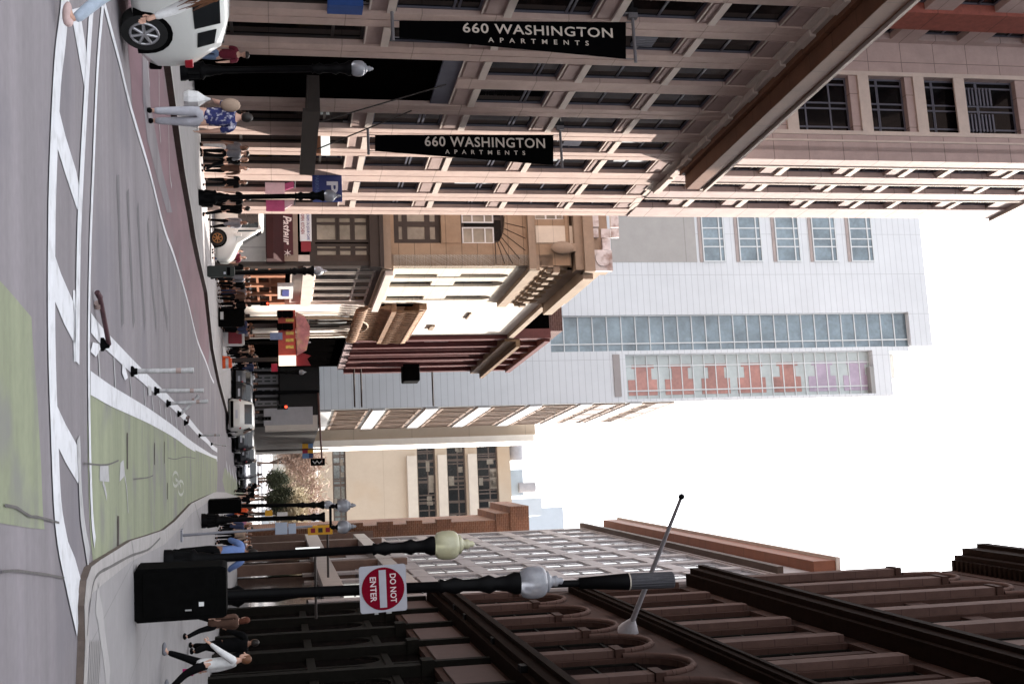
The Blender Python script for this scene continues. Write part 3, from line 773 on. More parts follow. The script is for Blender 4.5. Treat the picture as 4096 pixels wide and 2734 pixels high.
# ---- sunlit street side of the same building
S1 = Mf.S(1212, 1800)
def hz(X, Y): return Mf.Z(X, Y)
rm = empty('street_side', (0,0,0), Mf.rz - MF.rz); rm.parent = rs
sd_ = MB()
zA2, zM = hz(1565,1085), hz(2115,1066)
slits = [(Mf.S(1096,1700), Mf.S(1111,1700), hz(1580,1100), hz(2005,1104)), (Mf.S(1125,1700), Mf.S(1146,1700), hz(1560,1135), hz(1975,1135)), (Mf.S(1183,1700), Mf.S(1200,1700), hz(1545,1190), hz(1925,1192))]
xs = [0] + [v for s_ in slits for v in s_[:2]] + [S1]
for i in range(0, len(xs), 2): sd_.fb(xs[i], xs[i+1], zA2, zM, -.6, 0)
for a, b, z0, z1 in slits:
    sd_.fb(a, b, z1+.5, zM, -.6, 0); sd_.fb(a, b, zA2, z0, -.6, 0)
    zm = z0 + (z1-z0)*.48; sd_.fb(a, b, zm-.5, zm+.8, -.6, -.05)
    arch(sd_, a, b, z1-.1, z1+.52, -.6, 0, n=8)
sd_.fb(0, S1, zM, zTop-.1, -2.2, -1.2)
sd_.build('street_wall', mat('sunlit_stone', (.62,.55,.46), .8, .08, .9, .1, joint=(0,.84,.03,.35,0,.1)), rm)  # same stone in a paler copy, sunlight put into the colour
MB().fb(1.2, S1, -1, zTop, -9, -.6).build('core', DARKIN, rm)
for a, b, z0, z1 in slits: window(rm, a, b, z0, z1, -.22, BRZ, GL3, (), (.2,.35,.6,.8), .08)
t2 = MB(); t2.fb(-.02, S1, zM, zM+.55, -.6, .28); t2.fb(0, S1, zA2-.6, zA2, -.6, .26); t2.fb(0, S1+.2, zB, zTop, -.6, .75); t2.fb(0, S1+.1, zTop, zTop+.9, -.6, .1)
t2.fb(0, S1, zM+.55, zM+1.0, -.6, .05)
n = 8
for i in range(n):      # colonnade under the cornice
    x = .4 + i*(S1-.8)/(n-1); t2.tube((x,-.15,zM+1.0), (x,-.15,zB-1.6), .17, n=8); t2.fb(x-.28, x+.28, zB-1.6, zB-1.25, -.2, .35)
t2.fb(0, S1, zM+1.0, zM+1.3, -.6, .1)
xx = [.4 + i*(S1-.8)/(n-1) for i in range(n)]
for a, b in zip(xx, xx[1:]): arch(t2, a, b, zB-1.25, zB, -1.0, .15, n=8)
t2.build('street_trim', SANDP, rm)
MB().fb(.1, S1-.1, zM+2.6, zB, -1.3, -.25).build('gallery_back', DARKIN, rm)  # black band painted as the shade behind the arches
# iron shop front along the street
zq0, zq1 = hz(1250,1150), hz(1480,1150)
isf = MB(); isf.fb(0, S1, zq1, zA2-.6, -.6, .1, 1); isf.fb(0, S1, zq1+.4, zq1+.8, .1, .5, 0); isf.fb(0, S1, zq0-.6, zq0, -.6, .12, 0)
isf.fb(0, S1, hz(1160,1150), zq0-.6, -.6, -.1, 0); isf.fb(0, S1, zq0, zq1, -.6, -.2, 1)
isf.build('shop_front', [mat('pale_iron', (.60,.52,.47), .6, .08, 2), CORN], rm)
for i in range(5):
    a = .2 + i*(S1-.4)/5; b = a + (S1-.4)/5 - .35
    window(rm, a, b, zq0, zq1, -.12, mat('pale_iron', (0,0,0)), DGLASS, (), (.72,), .1)
ORW = mat('terracotta_panel', (.42,.18,.10), .7, .2, 2)
for i in range(4):
    a = .3 + i*(S1-.4)/4; b = a + (S1-.4)/4 - .5
    MB().fb(b, b+.48, -.5, hz(1140,1150), -.5, .0).build('shop_pier', ORW, rm)
    window(rm, a, b, hz(905,1160), hz(1085,1150), -.15, ORW, DGLASS, (), (.7,), .12)
e, w_, h_ = msign('shop_sign', 'small white square sign with blue emblem above the terracotta shop piers', 1110, 1170, 1145, 1195, WHITE, .1, .3, Mf)
MB().fb(-w_*.25, w_*.25, h_*.3, h_*.75, .3, .33).build('emblem', mat('ink_blue', (0,0,0)), e)
# ================================================================== CREAM PARTY WALL BUILDING
S2 = Mf.S(1343, 1800); CRW = mat('cream_wall', (.72,.66,.59), .85, .05, .3, .05, stain=((.6,.5,.42), .3, .25))
PC = Mf.W(S1+.02); C_ = Facade(PC[:2], dM, Mf.base); W2 = S2 - S1
rc = C_.root('cream_building', 'blank sunlit cream wall building with a tall arched doorway and a carved iron balcony', 'building')
zr = C_.Z(2155, 1218); zb0, zb1 = C_.Z(1460, 1218), C_.Z(1700, 1225)
cb = MB(); cb.fb(0, W2, zb1, zr, -9, 0); 
zar = C_.Z(1460, 1300); ac0, ac1 = C_.S(1262,1300), C_.S(1318,1300)
cb.fb(0, ac0, -1, zb0, -.8, 0); cb.fb(ac1, W2, -1, zb0, -.8, 0); arch(cb, ac0, ac1, C_.Z(1330,1290), zb0, -.8, 0, n=12, rise=C_.Z(1450,1290)-C_.Z(1330,1290))
cb.fb(0, W2, zb0, zb1, -9, -1.4)
cb.build('wall', CRW, rc)
cp = MB(); cp.fb(-.05, W2, zr, zr+.4, -9, .3); cp.fb(3,5,zr-4,zr-3.9,0,.1); cp.fb(W2*.62,W2*.75,zr-6,zr-5.7,0,.12); cp.build('coping', SANDP, rc)
# moulded ribs round the arch
for k, oo in ((1,.25),(2,.42)):
    mb = MB(); r = (ac1-ac0)/2 + k*.35; c = (ac0+ac1)/2; zs = C_.Z(1330,1290); rise = (C_.Z(1450,1290)-zs)*(1+.08*k); pts = [(c-r,-.1-.1*k,0)] + [(c-r*math.cos(math.pi*i/14), -.1-.1*k, zs+rise*math.sin(math.pi*i/14)) for i in range(15)] + [(c+r,-.1-.1*k,0)]
    mb.path(pts, .06); mb.build('arch_moulding', SANDP, rc)
window(rc, ac0, ac1, C_.Z(1230,1290), C_.Z(1455,1290), -.2, BRZ, DGLASS, (.2,.4,.6,.8), (), .12)
MB().fb(ac0, ac1, -1, C_.Z(1230,1290), -.8, -.15).build('doorway', DARKIN, rc)
bl = MB(); z0 = C_.Z(1480,1230); z1 = C_.Z(1560,1228); z2 = C_.Z(1700,1226)
bl.fb(.1, W2-.1, z1, z1+.3, -1.4, .5); bl.fb(.1, W2-.1, z2-.45, z2, -1.4, .35)
nb = 16
for i in range(nb):
    x = .4+i*(W2-.8)/(nb-1)
    bl.lathe([(.18,0),(.2,.1),(.1,.2),(.1,z1-zb0-.5),(.2,z1-zb0-.3),(.24,z1-zb0-.02)], (x,-.15,zb0+.02), 8)
    bl.lathe([(.13,0),(.16,.3),(.07,.7),(.13,1.2),(.07,1.7),(.15,z2-z1-.8)], (x+.2,-.4,z1+.3), 8)
    bl.ball((x,-.3,zb0-.2), .25, 6, sc=(1,.7,1.5))
bl.build('carved_balcony', mat('carved_brown', (.24,.14,.085), .8, .3, 3, .2), rc)
BK2 = MB(); BK2.fb(0, W2, -1, zr-.2, -9, -1.42); BK2.build('core', DARKIN, rc)
# ================================================================== RED BROWN BAY BUILDING
S3 = Mf.S(1472, 1700); PD = Mf.W(S2+.02); D_ = Facade(PD[:2], dM, Mf.base); W3 = S3 - S2
RB = mat('red_brown_paint', (.10,.026,.024), .7, .2, 1.5, .1); RBW = mat('pale_mauve_panel', (.30,.22,.22), .7, .1, 2)
rd_ = D_.root('red_brown_building', 'narrow windowed red brown building with mauve panels and a dark hanging lantern box', 'building')
zt = D_.Z(2190, 1345); z1 = D_.Z(1420,1350); 
db = MB(); db.fb(0, W3, -1, z1, -9, -.3, 1); db.fb(0, W3, z1, zt, -9, -.35, 1)
ys = [1345,1357,1366,1377,1392,1412,1440,1472]
floors = [D_.Z(x,1350) for x in (1420,1520,1700,1790,1960,2090,2190)]
for i in range(12):
    x = i*W3/11; db.fb(x-.18, x+.18, z1, zt-1.4, -.4, .1)
for i in range(6):
    x = i*W3/5; db.fb(x-.3, x+.3, z1, zt, -.4, .3)
db.fb(0, W3, zt-.4, zt, -.4, .5)
db.build('wall', [RB, DARKIN], rd_)
for z0_, z1_ in ((z1-.5, z1+.5), (floors[2]+.2, floors[3]+.3), (zt-1.6, zt-.4)):
    MB().fb(0, W3, z0_, z1_, -.4, -.02).build('mauve_panel', RBW, rd_)
for k in range(3):
    for i in range(6):
        a = i*W3/6+.4; z0_ = [floors[1], floors[3]+.5, floors[4]+.4][k]; window(rd_, a, a+W3/6-.8, z0_, z0_+[4.2,3.0,2.2][k], -.3, RB, DGLASS, (.5,), (.5,), .12)
bd = MB(); za = D_.Z(1800,1412); bd.prism([(0,za),(0,za+2.0),(-2.0,za+1.0),(-2.3,za-.2),(-1.6,za-1.2)], 'x', W3*.10, W3*.9)
bd.prism([(0,za+2.0),(0,za+3.0),(-2.3,za+1.6),(-2.3,za+1.0)], 'x', W3*.10, W3*.9); bd.build('cornice_hood', SANDP, rd_) if False else None
k = MB(); zf = D_.Z(1950,1412); k.fb(-.2, W3+.2, zf-.2, zf+.6, 0, .5); k.fb(-.2, W3+.3, zf+.6, zf+.9, 0, .9); k.build('bracketed_cornice', mat('gilt_brown', (.17,.10,.05), .7, .2, 2), rd_)
q = D_.hit(1640, 1460); mb = MB(); mb.box(q[0]-1.6, q[0]+.2, -1.5, -.1, q[1]-.75, q[1]+.6); mb.build('lantern_box', BLACKM, rd_, .1)
fp_ = MB(); 
for X in (1415, 1443, 1728): q = D_.hit(X, 1472); fp_.tube((q[0],0,q[1]), (q[0],-3.2,q[1]), .07, n=6)
fp_.build('flag_bracket', CORN, rd_)
# brick rear block above
PQ = Mf.W(S2+1)
q0 = Facade(Mf.W(S2+.5)[:2], perpM, Mf.base)
a, b = q0.hit(2100, 1255), q0.hit(2255, 1340)
rq = q0.root('rear_brick_block', 'dark red brick block rising behind the cream wall with a grey roof box', 'building')
MB().fb(-10, -.35, zr-2, q0.Z(2252,1338), -12, 0).build('wall', mat('dark_brick', (.10,.045,.037), .85, .2, 1.5, .1, brick=(.45,.16,(.2,.13,.11))), rq)
MB().fb(-5.2, -2.6, q0.Z(2252,1338), q0.Z(2285,1338), -4, -.5).build('roof_box', mat('roof_grey', (.32,.33,.38), .7, .2, 2), rq)
# ================================================================== WHITE PANELLED TOWER
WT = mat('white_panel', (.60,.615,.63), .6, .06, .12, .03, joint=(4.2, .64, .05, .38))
WTS = mat('white_panel_dimmed', (.27,.265,.255), .6, .05, .3, .03, joint=(0, 1.28, .07, .15))  # WTS: darker copy of the panels, tones down the sunlit side
GLT = glass('tower_glass', (.16,.21,.24), .05, .03, .7, .4); GLR = glass('red_reflection', (.38,.17,.135), .1, .03, .5, .35)
GLP = glass('mauve_reflection', (.38,.30,.38), .1, .02, .5, .2)
MUL = mat('pale_mullion', (.60,.62,.62), .5, .05, 3)
def front(Yc, depth, rotdir=None, baseX=None):
    p = at(baseX or 1100, Yc, depth); return Facade((p.x, p.y), rotdir or perpM)
TWR = front(1612, 112, None, 2300)
def tz_(X, Y=1500): return TWR.Z(X, Y)
rt2 = TWR.root('white_tower', 'tall pale white panelled tower with glass strips rising behind the old buildings', 'building')
sL, sm, s0_ = TWR.S(560,3000), TWR.S(1391,3600), 0.0
zlo, ztopA, ztopB = tz_(1278), tz_(3722,1300), tz_(3562,1450)
# openings
gA = (TWR.S(1254,3000), TWR.S(1394,3000)); gAz = (tz_(2200,1320), tz_(3640,1320))
gB = (TWR.S(1408,3000), min(TWR.S(1590,3000), -.25)); gBz = (tz_(2505,1500), tz_(3498,1500))
wB = MB(); D0 = -19
wB.fb(sL, gA[0], zlo, ztopA, D0, 0); wB.fb(gA[0], gA[1], zlo, gAz[0], D0, 0); wB.fb(gA[0], gA[1], gAz[1], ztopA, D0, 0)
wB.fb(gA[0], gA[1], gAz[0], gAz[1], D0, -.7)
wB.fb(gA[1], gB[0], zlo, ztopB, D0, 0); wB.fb(gB[1], 0, zlo, ztopB, D0, 0)
wB.fb(gB[0], gB[1], zlo, gBz[0], D0, 0); wB.fb(gB[0], gB[1], gBz[1], ztopB, D0, 0); wB.fb(gB[0], gB[1], gBz[0], gBz[1], D0, -.9)
wB.fb(gA[1]+.01, gA[1]+.5, ztopB, tz_(3640,1395), D0, -.2)
wB.build('wall', WT, rt2)
MB().fb(TWR.S(1400,3600), TWR.S(1502,3600), ztopB, tz_(3616,1450), -12, -2).build('roof_box', mat('pale_tan', (.5,.47,.42), .7, .1, 1), rt2)
pn = MB(); pn.fb(TWR.S(600,2600), TWR.S(1048,2600), tz_(2440,900), tz_(2778,900), 0, .05); pn.build('tan_panel', mat('tan_panel', (.36,.34,.32), .7, .06, .6, 0, joint=(9.3,9,.1,.3)), rt2)
MB().fb(gB[0], gB[1]-.3, tz_(2455,1500), tz_(2482,1500), 0, .1).build('shadow_band', mat('grey_band', (.30,.27,.26), .7, .05, 1), rt2)  # grey strip with a shadow put into its colour
# punched windows
for x0, x1 in ((2803,2892),(2948,3040),(3096,3192),(3243,3339),(3392,3484)):
    a, b = TWR.S(700,3200), TWR.S(1047,3200); z0, z1 = tz_(x0,900), tz_(x1,900)
    f = window(rt2, a, b, z0, z1, .04, MUL, GLT, (.62,.74,.83), (.78,), .12, depth=.1)
    MB().fb(a, b, z0-.35, z0-.05, 0, .08).build('sill', mat('brown_sill', (.36,.30,.28), .7, .1, 1), rt2)
def curtain(name, a, b, z0, z1, nv, mulls, gm, o=-.65):
    r = MB(); 
    for i in range(nv+1): z = z0+(z1-z0)*i/nv; r.fb(a, b, z-.05, z+.05, o, o+.12)
    for m_ in mulls: x = a+(b-a)*m_; r.fb(x-.06, x+.06, z0, z1, o, o+.15)
    f = r.build(name, MUL, rt2)
    return f
c1 = curtain('glass_strip', gA[0], gA[1], gAz[0], gAz[1], 26, (0,.78,1), GLT)
MB().fb(gA[0], gA[1], gAz[0], gAz[1], -.7, -.62).build('pane', GLT, c1)
c2 = curtain('glass_strip', gB[0], gB[1], gBz[0], gBz[1], 22, (0,.25,.8,1), GLR, -.85)
MB().fb(gB[0], gB[1], gBz[0], gBz[1], -.9, -.82).build('pane', glass('pale_glass', (.42,.46,.45), .1, .02, .5, .15), c2)
# red brick building mirrored in the glass, its reflection painted as seven stepped shapes
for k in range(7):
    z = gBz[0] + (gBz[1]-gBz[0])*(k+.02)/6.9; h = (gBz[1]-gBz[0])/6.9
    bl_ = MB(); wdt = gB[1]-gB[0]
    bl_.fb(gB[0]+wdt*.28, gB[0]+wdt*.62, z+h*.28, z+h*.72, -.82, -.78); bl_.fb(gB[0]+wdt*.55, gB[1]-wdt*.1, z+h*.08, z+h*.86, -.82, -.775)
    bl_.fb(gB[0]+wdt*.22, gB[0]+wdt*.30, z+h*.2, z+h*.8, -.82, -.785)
    bl_.build('reflected_shape', GLR if k < 5 else GLP, c2)
# street side of the tower
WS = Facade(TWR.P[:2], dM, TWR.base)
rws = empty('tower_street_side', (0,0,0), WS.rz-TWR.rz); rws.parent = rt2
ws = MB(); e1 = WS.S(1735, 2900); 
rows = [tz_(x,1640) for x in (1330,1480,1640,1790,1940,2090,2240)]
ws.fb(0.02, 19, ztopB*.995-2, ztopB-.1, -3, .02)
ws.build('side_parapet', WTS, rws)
MB().fb(.02, 19, zlo, ztopB-2.5, .005, .025).build('side_dimming_sheet', WTS, rws)  # thin added sheet, darker colour offsets the strong sun on this side
for j in range(7):
    z0 = tz_(1340,1660) + j*8.05*.62
    for k in range(4):
        a = .6 + k*4.6
        window(rws, a, a+3.9, z0, z0+3.1, .03, mat('tan_frame', (.22,.15,.11), .7, .1, 1), mat('tan_blind', (.13,.105,.085), .5, .2, 1), (.33,.66), (), .25, depth=.12)
    MB().fb(.2, 18.8, z0-1.5, z0-.3, .02, .2).build('sill', WHITE, rws)
for j in range(2):
    z0 = tz_(2420,1640) + j*5.6
    MB().fb(.5, 18.5, z0, z0+1.5, .03, .12).build('slit_window_band', mat('slit_glass', (.20,.16,.14), .5, .3, .8), rws)
# ---- podium of the tower, dark glass ground floors
PO = front(1700, 100)
rpo = PO.root('glass_podium', 'dark glass fronted low podium below the white tower', 'building')
zt_ = PO.Z(1277, 1560); a, b = PO.S(1440,1150), PO.S(1700,1150)
pm = MB(); pm.fb(a-20, b, zt_-3.2, zt_, -30, 0); pm.fb(a-20, b, -5, zt_-3.2, -30, -.8); 
pm.build('wall', mat('podium_dark', (.012,.010,.009), .6, .2, 1), rpo)
for i in range(5):
    x = a + (b-a)*i/5; window(rpo, x, x+(b-a)/5-.3, PO.Z(1020,1560), zt_-3.3, -.75, mat('podium_metal', (.28,.27,.28), .5, .1, 2), glass('podium_glass', (.09,.10,.095), .08, .03, .6, .5), (.5,), (.35,.7), .18)
po2 = MB(); po2.fb(PO.S(1630,1150), b, PO.Z(1055,1650), PO.Z(1250,1650), 0, .5); po2.build('pale_shopfront', mat('pale_band', (.45,.44,.45), .6, .1, 1), rpo)
po3 = MB(); po3.fb(PO.S(1664,1150), PO.S(1720,1150), PO.Z(1060,1690), PO.Z(1270,1690), -1, .4); po3.build('end_wall', CREAM, rpo)
# ================================================================== BEIGE BUILDINGS FURTHER DOWN
BEI = mat('beige_concrete', (.34,.275,.21), .85, .07, .3, .05, joint=(0, 6.4, .12, .25))
BM = front(1768, 132); 
rb1 = BM.root('beige_slab_building', 'flat beige concrete slab building with one sunlit white edge', 'building')
m = MB(); a = BM.S(1690,1500); zt_ = BM.Z(2142,1740); m.fb(a, 0, -6, zt_, -6, 0)
for k in range(5):
    z = BM.Z(1420+150*k, 1700)
m.build('wall', BEI, rb1)
MB().fb(0, .7, -6, zt_-.2, -6, .2).build('sunlit_edge', mat('sunlit_edge_white', (.75,.72,.66), .7, .05, 1), rb1)  # white strip carries the sunlight on this edge in its colour
BF = front(2150, 205)
rb2 = BF.root('beige_office_building', 'beige office block with three dark balcony bands closing the street view', 'building')
m = MB(); a, b = BF.S(1765,1500), 6.0
def bz(X, Y=1950): return BF.Z(X, Y)
zt_ = bz(2045)
strips = [(1332,1385),(1672,1745),(1792,1866),(1913,1996)]
prev = bz(1283)
for x0, x1 in strips + [(2045,2045)]:
    z0, z1 = bz(x0), bz(x1); m.fb(a, b, prev, z0, -12, 0); prev = z1
m.fb(a, b, bz(1332), bz(1998), -12, -1.5)
m.fb(a, b, bz(1283), bz(1330), 0, .6); 
m.build('wall', mat('beige_office', (.36,.295,.225), .85, .06, .25, .04, joint=(0, 7.5, .1, .22), stain=((.32,.20,.10), .05, .5)), rb2)
for x0, x1 in ((1622,1672),(1745,1792),(1866,1912)):
    MB().fb(BF.S(1822,1700), BF.S(2085,1700), bz(x0)+.3, bz(x1)-.2, 0, 1.2).build('balcony_front', mat('beige_balcony', (.42,.37,.31), .8, .06, .5), rb2)
random.seed(5)
for x0, x1 in strips:
    n = 6
    for i in range(n):
        s0, s1 = a+(b-a)*i/n, a+(b-a)*(i+1)/n
        f = window(rb2, s0, s1, bz(x0), bz(x1), -.9, mat('beige_mullion', (.07,.05,.04), .7, .1, 1), DGLASS if x0 > 1400 else glass('podium_glass', (0,0,0)), tuple(sorted(random.uniform(.15,.85) for _ in range(2))), (.6,), .22)
    hh = bz(x1)-bz(x0)
    for i in range(9 if x0 > 1400 else 6):
        s0 = a+(b-a)*random.uniform(0,.93); zz0 = bz(x0)+hh*random.choice([.08,.5,.62]); MB().fb(s0, s0+random.uniform(.5,1.9), zz0, zz0+hh*random.uniform(.2,.36), -.88, -.78).build('pane_strip', mat('dim_blind', (.17,.145,.115), .7, .3, 1), rb2)
rp_ = MB()
rp_.fb(BF.S(1872,2080), BF.S(1978,2080), zt_, bz(2108), -9, -3); rp_.build('roof_plant', RG, rb2) if False else None
RG = mat('roof_plant_grey', (.33,.38,.42), .7, .05, 1)
rp_.build('roof_plant', RG, rb2)
for (y0, y1, x1) in ((1990,2060,2170),(2030,2150,2255)):
    q = front(2150, 260 if x1 > 2200 else 235); rr = q.root('distant_tower', 'pale grey distant tower top seen above the beige office block' if x1 > 2200 else 'smaller pale roof tower with an opening, left of the widest pale top', 'building')
    MB().fb(q.S(y0,2150), q.S(y1,2150), -5, q.Z(x1,2080), -14, 0).build('wall', mat('distant_grey', (.40,.44,.48), .8, .04, .2), rr)
tk = MB(); q = BF.hit(2052,1790); tk.tube((q[0]-2,3,zt_+1.7),(q[0]+2,3,zt_+1.7),1.5,n=12); q = BF.hit(2110,1945); tk.tube((q[0],3,q[1]-1),(q[0],3,q[1]+2),.9,n=12); tk.build('roof_tank', mat('tank_grey', (.30,.29,.30), .7, .1, 1), rb2)
# ================================================================== RIGHT SIDE: brick sliver, grey shop block, dark arcaded building
dR = vpdir(1820); perpR = Vector((dR.y, -dR.x, 0))
PR = gp(840, 2734, .15); Rf = Facade(PR, -dR)
BRK = mat('orange_brick', (.15,.06,.03), .85, .25, .6, .1, brick=(.6,.2,(.25,.16,.11)), stain=((.12,.05,.035), .5, .6))
GYS = mat('grey_limestone', (.33,.29,.285), .75, .10, .8, .1, joint=(0,1.35,.04,.4), stain=((.36,.33,.33), .4, .5))
s2130, s2290 = Rf.S(2132, 1700), Rf.S(2292, 2900)
QB = Rf.W(s2130-.5); BB = Facade(QB[:2], perpR, Rf.base)
rbk = BB.root('brick_building', 'narrow orange brown brick end wall between the beige offices and grey block', 'building')
a = BB.S(2096, 1600); m = MB()
zz = [BB.Z(x, 2110) for x in (1270, 2040, 2115)]
m.fb(a, 14, -8, zz[1], -12, 0); m.fb(a-1.4, 14, zz[1], zz[2], -12, .3); m.fb(a-.7,14,zz[1]-1.5,zz[1],-12,.15)
for i in range(5): m.fb(a-.35, a+.3, zz[0]+i*3.1, zz[0]+i*3.1+1.6, -1, .1)
m.build('wall', BRK, rbk)
# grey block
G0, G1 = Rf.S(2132,1900), Rf.S(2300, 3100)
rg = Rf.root('grey_shop_block', 'light grey stone block with an orange brown roof fascia and slim windows', 'building')
gzt = Rf.Z(3260, 2295)
print('G', G0, G1, gzt)
m = MB(); m.fb(G0, G1, 10, gzt-2.5, -11, -.15); m.fb(G0, G1, gzt-2.52, gzt, -11, .1)
m.build('wall', GYS, rg)
zb_ = Rf.Z(1500, 2200)
nb = 9
bw = (G1-G0)/nb
cols_ = MB()
for i in range(nb+1): cols_.fb(G0+i*bw-.6, G0+i*bw+.6, 6, gzt-2.5, -.15, .03)
zrow = [zb_+2+j*4.3 for j in range(int((gzt-2.5-zb_)/4.3)+1)]
for z in zrow: cols_.fb(G0, G1, z-1.1, z, -.15, 0)
cols_.build('stone_grid', GYS, rg)
gw = glass('grey_window_glass', (.22,.205,.22), .2, .02, .25, .5)
for i in range(nb):
    for z in zrow[:-1]:
        window(rg, G0+i*bw+.6, G0+(i+1)*bw-.6, z, z+3.2, -.12, mat('greyish_frame', (.21,.195,.20), .6, .08, 2), gw, (.33,.66), (.45,), .1)
# end bay of grey smooth panels facing the camera
ef = Facade(Rf.W(G1)[:2], perpR, Rf.base)
MB().fb(G0, G1+.4, gzt, gzt+1.5, -11, .8).build('roof_fascia', mat('orange_fascia', (.20,.07,.035), .6, .1, 1, .05, joint=(4,0,.08,.5)), rg)
MB().fb(G0, G1+.5, gzt+1.5, gzt+1.8, -11, 1.0).build('roof_edge', mat('pale_roof_edge', (.52,.44,.38), .6, .1, 1), rg)
k = MB(); zc_ = Rf.Z(2800, 2225); k.fb(G0-1, G1, zc_, zc_+.4, -.1, .55); k.build('cornice', mat('brown_ledge', (.06,.035,.025), .7, .1, 2), rg)
# lower parts: pale flat fins + tan panel + dark shop windows
lw_ = MB()
for Y, in ((2150,),(2180,),(2215,),(2270,)):
    s_ = Rf.S(Y, 1300); lw_.fb(s_-.5, s_+.5, -2, 14, -.3, .5)
each_box(lw_, 'shop_pier', mat('tan_panel_stone', (.14,.085,.065), .8, .15, 1), rg)
MB().fb(G0, G1, -3, 10.1, -11, -.4).build('shop_window', DGLASS, rg)
fb_ = MB(); z_ = Rf.Z(1300, 2250); fb_.fb(G0, G1-1, z_-1.0, z_+.2, -.3, .7)
fb_.fb(G0, G1-.5, z_+3.8, z_+4.9, -.3, .5); each_box(fb_, 'white_fascia', mat('white_fascia', (.34,.29,.27), .6, .08, 1), rg)
# dark arcaded building
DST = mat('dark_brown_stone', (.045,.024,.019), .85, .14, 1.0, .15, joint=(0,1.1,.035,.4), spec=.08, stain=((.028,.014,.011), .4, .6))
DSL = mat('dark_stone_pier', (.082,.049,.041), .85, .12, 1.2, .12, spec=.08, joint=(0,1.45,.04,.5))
DCO = mat('dark_iron_cornice', (.012,.006,.004), .9, .2, 2, .1, spec=.04)
DFR = mat('dark_green_frame', (.009,.008,.0065), .8, .2, 3, spec=.06)
rr_ = Rf.root('arcaded_stone_building', 'dark brown stone building with rows of arches and heavy black cornices', 'building')
E0, E1 = G1+.05, 12.0
zA_, zAm, zB_, zT_ = 12.9, 21.4, 29.1, 46.9
bay = 5.35; starts = [E1 - 1.5 - bay*(i+1) for i in range(12)]
starts = [s_ for s_ in starts if s_ > E0-1]
pil = MB()
EE = min(starts)
def pier_s(s_, w_, z0, z1, o, mb): mb.fb(s_-w_/2, s_+w_/2, z0, z1, -.7, o)
bodyM = MB()
bodyM.fb(EE-.6, E1, -1, zT_+1, -12, -.72)
bodyM.fb(EE, E1, zA_-2.6, zA_, -.7, .05)            # frieze
bodyM.fb(EE, E1, zAm-.9, zAm+.0, -.7, .0); bodyM.fb(EE, E1, zB_-1.3, zB_, -.7, .0); bodyM.fb(EE, E1, zT_-1.6, zT_+1.5, -.7, .05)
for s_ in starts + [starts[0]+bay]:
    bodyM.fb(s_-.75, s_+.75, zA_, zT_-1.6, -.7, 0)
    # arcade pair per bay
for s_ in starts:
    for h_ in (0, 1):
        a = s_+.75 + h_*(bay-1.5)/2; b = a + (bay-1.5)/2
        if h_ == 0: bodyM.fb(b-.28, b+.28, zAm, zB_, -.7, -.05)
        a2, b2 = (a, b-.28) if h_ == 0 else (a+.28, b)
        bodyM.fb(a2, b2, zAm, zAm+1.0, -.7, -.1)
        bodyM.fb(a2, b2, zB_, zB_+.9, -.7, -.1); bodyM.fb(a2, b2, zB_+7.2, zB_+8.2, -.7, -.1)
        if h_ == 0: bodyM.fb(b-.24, b+.24, zB_, zT_-3, -.7, -.02)
    arch(bodyM, s_+.75, s_+bay-.75, zT_-4.6, zT_-1.6, -.7, 0, n=10); arch(bodyM, s_+.75, s_+bay-.75, zAm-3.4, zAm-.9, -.7, 0, n=12)
    window(rr_, s_+.75, s_+bay-.75, zA_, zAm-1.2, -.25, DFR, DGLASS, (.5,), (.5,.75), .1)
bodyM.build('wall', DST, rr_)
UP = MB(); UP.fb(-25.5, 44, zT_+1.6, 82, -14, -1.2); UP.fb(E1+.02, 44, -1, zT_+1.55, -14, -.05)  # added mass out of view, keeps sun off the road and apartments
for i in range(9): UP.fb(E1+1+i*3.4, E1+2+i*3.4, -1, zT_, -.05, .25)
UP.build('added_shade_block', DST, rr_)
for s_ in starts + [starts[0]+bay]:
    p_ = MB(); p_.fb(s_-.4, s_+.4, zA_+.2, zAm-3.6, 0, .28); p_.fb(s_-.4, s_+.4, zAm+.9, zB_-1.3, 0, .3); p_.fb(s_-.5, s_+.5, zB_+.4, zT_-5, 0, .4)
    each_box(p_, 'pier', DSL, rr_)
    c_ = MB(); c_.fb(s_-.55, s_+.55, zAm-3.7, zAm-3.3, -.2, .34); c_.fb(s_-.62, s_+.62, zT_-5.1, zT_-4.7, -.2, .47)
    each_box(c_, 'capital', DST, rr_)
for s_ in starts:
    for h_ in (0, 1):
        a = s_+.75 + h_*(bay-1.5)/2; b = a + (bay-1.5)/2; a2, b2 = (a, b-.28) if h_ == 0 else (a+.28, b)
        window(rr_, a2, b2, zAm+1.0, zB_-1.3, -.3, DFR, DGLASS, (), (.5,), .1)
        window(rr_, a2, b2, zB_+.9, zB_+7.2, -.3, DFR, DGLASS, (), (.5,), .1)
    # arch moulding ring
    for zs, aa, bb in ((zAm-3.4, s_+.75, s_+bay-.75),(zT_-4.6, s_+.75, s_+bay-.75)):
        r = (bb-aa)/2+.22; c = (aa+bb)/2; mb = MB()
        pts = [(c-r*math.cos(math.pi*i/10), -.06, zs+r*math.sin(math.pi*i/10)) for i in range(11)]
        mb.path(pts, .14, 6); mb.build('arch_moulding', DSL, rr_)
def cornice(z, h, p, name='cornice'):
    mb = MB(); mb.fb(EE-.3, E1, z, z+h*.25, -.2, p*.6); mb.fb(EE-.35, E1, z+h*.25, z+h*.7, -.2, p*.85); mb.fb(EE-.4, E1, z+h*.7, z+h, -.2, p)
    mb.build(name, DCO, rr_)
cornice(zA_-.2, 1.0, 1.1); cornice(zAm-.25, .6, .6); cornice(zB_-.6, 1.2, 1.2); cornice(zT_-.5, 2.4, 1.6)
dn = MB(); x = EE
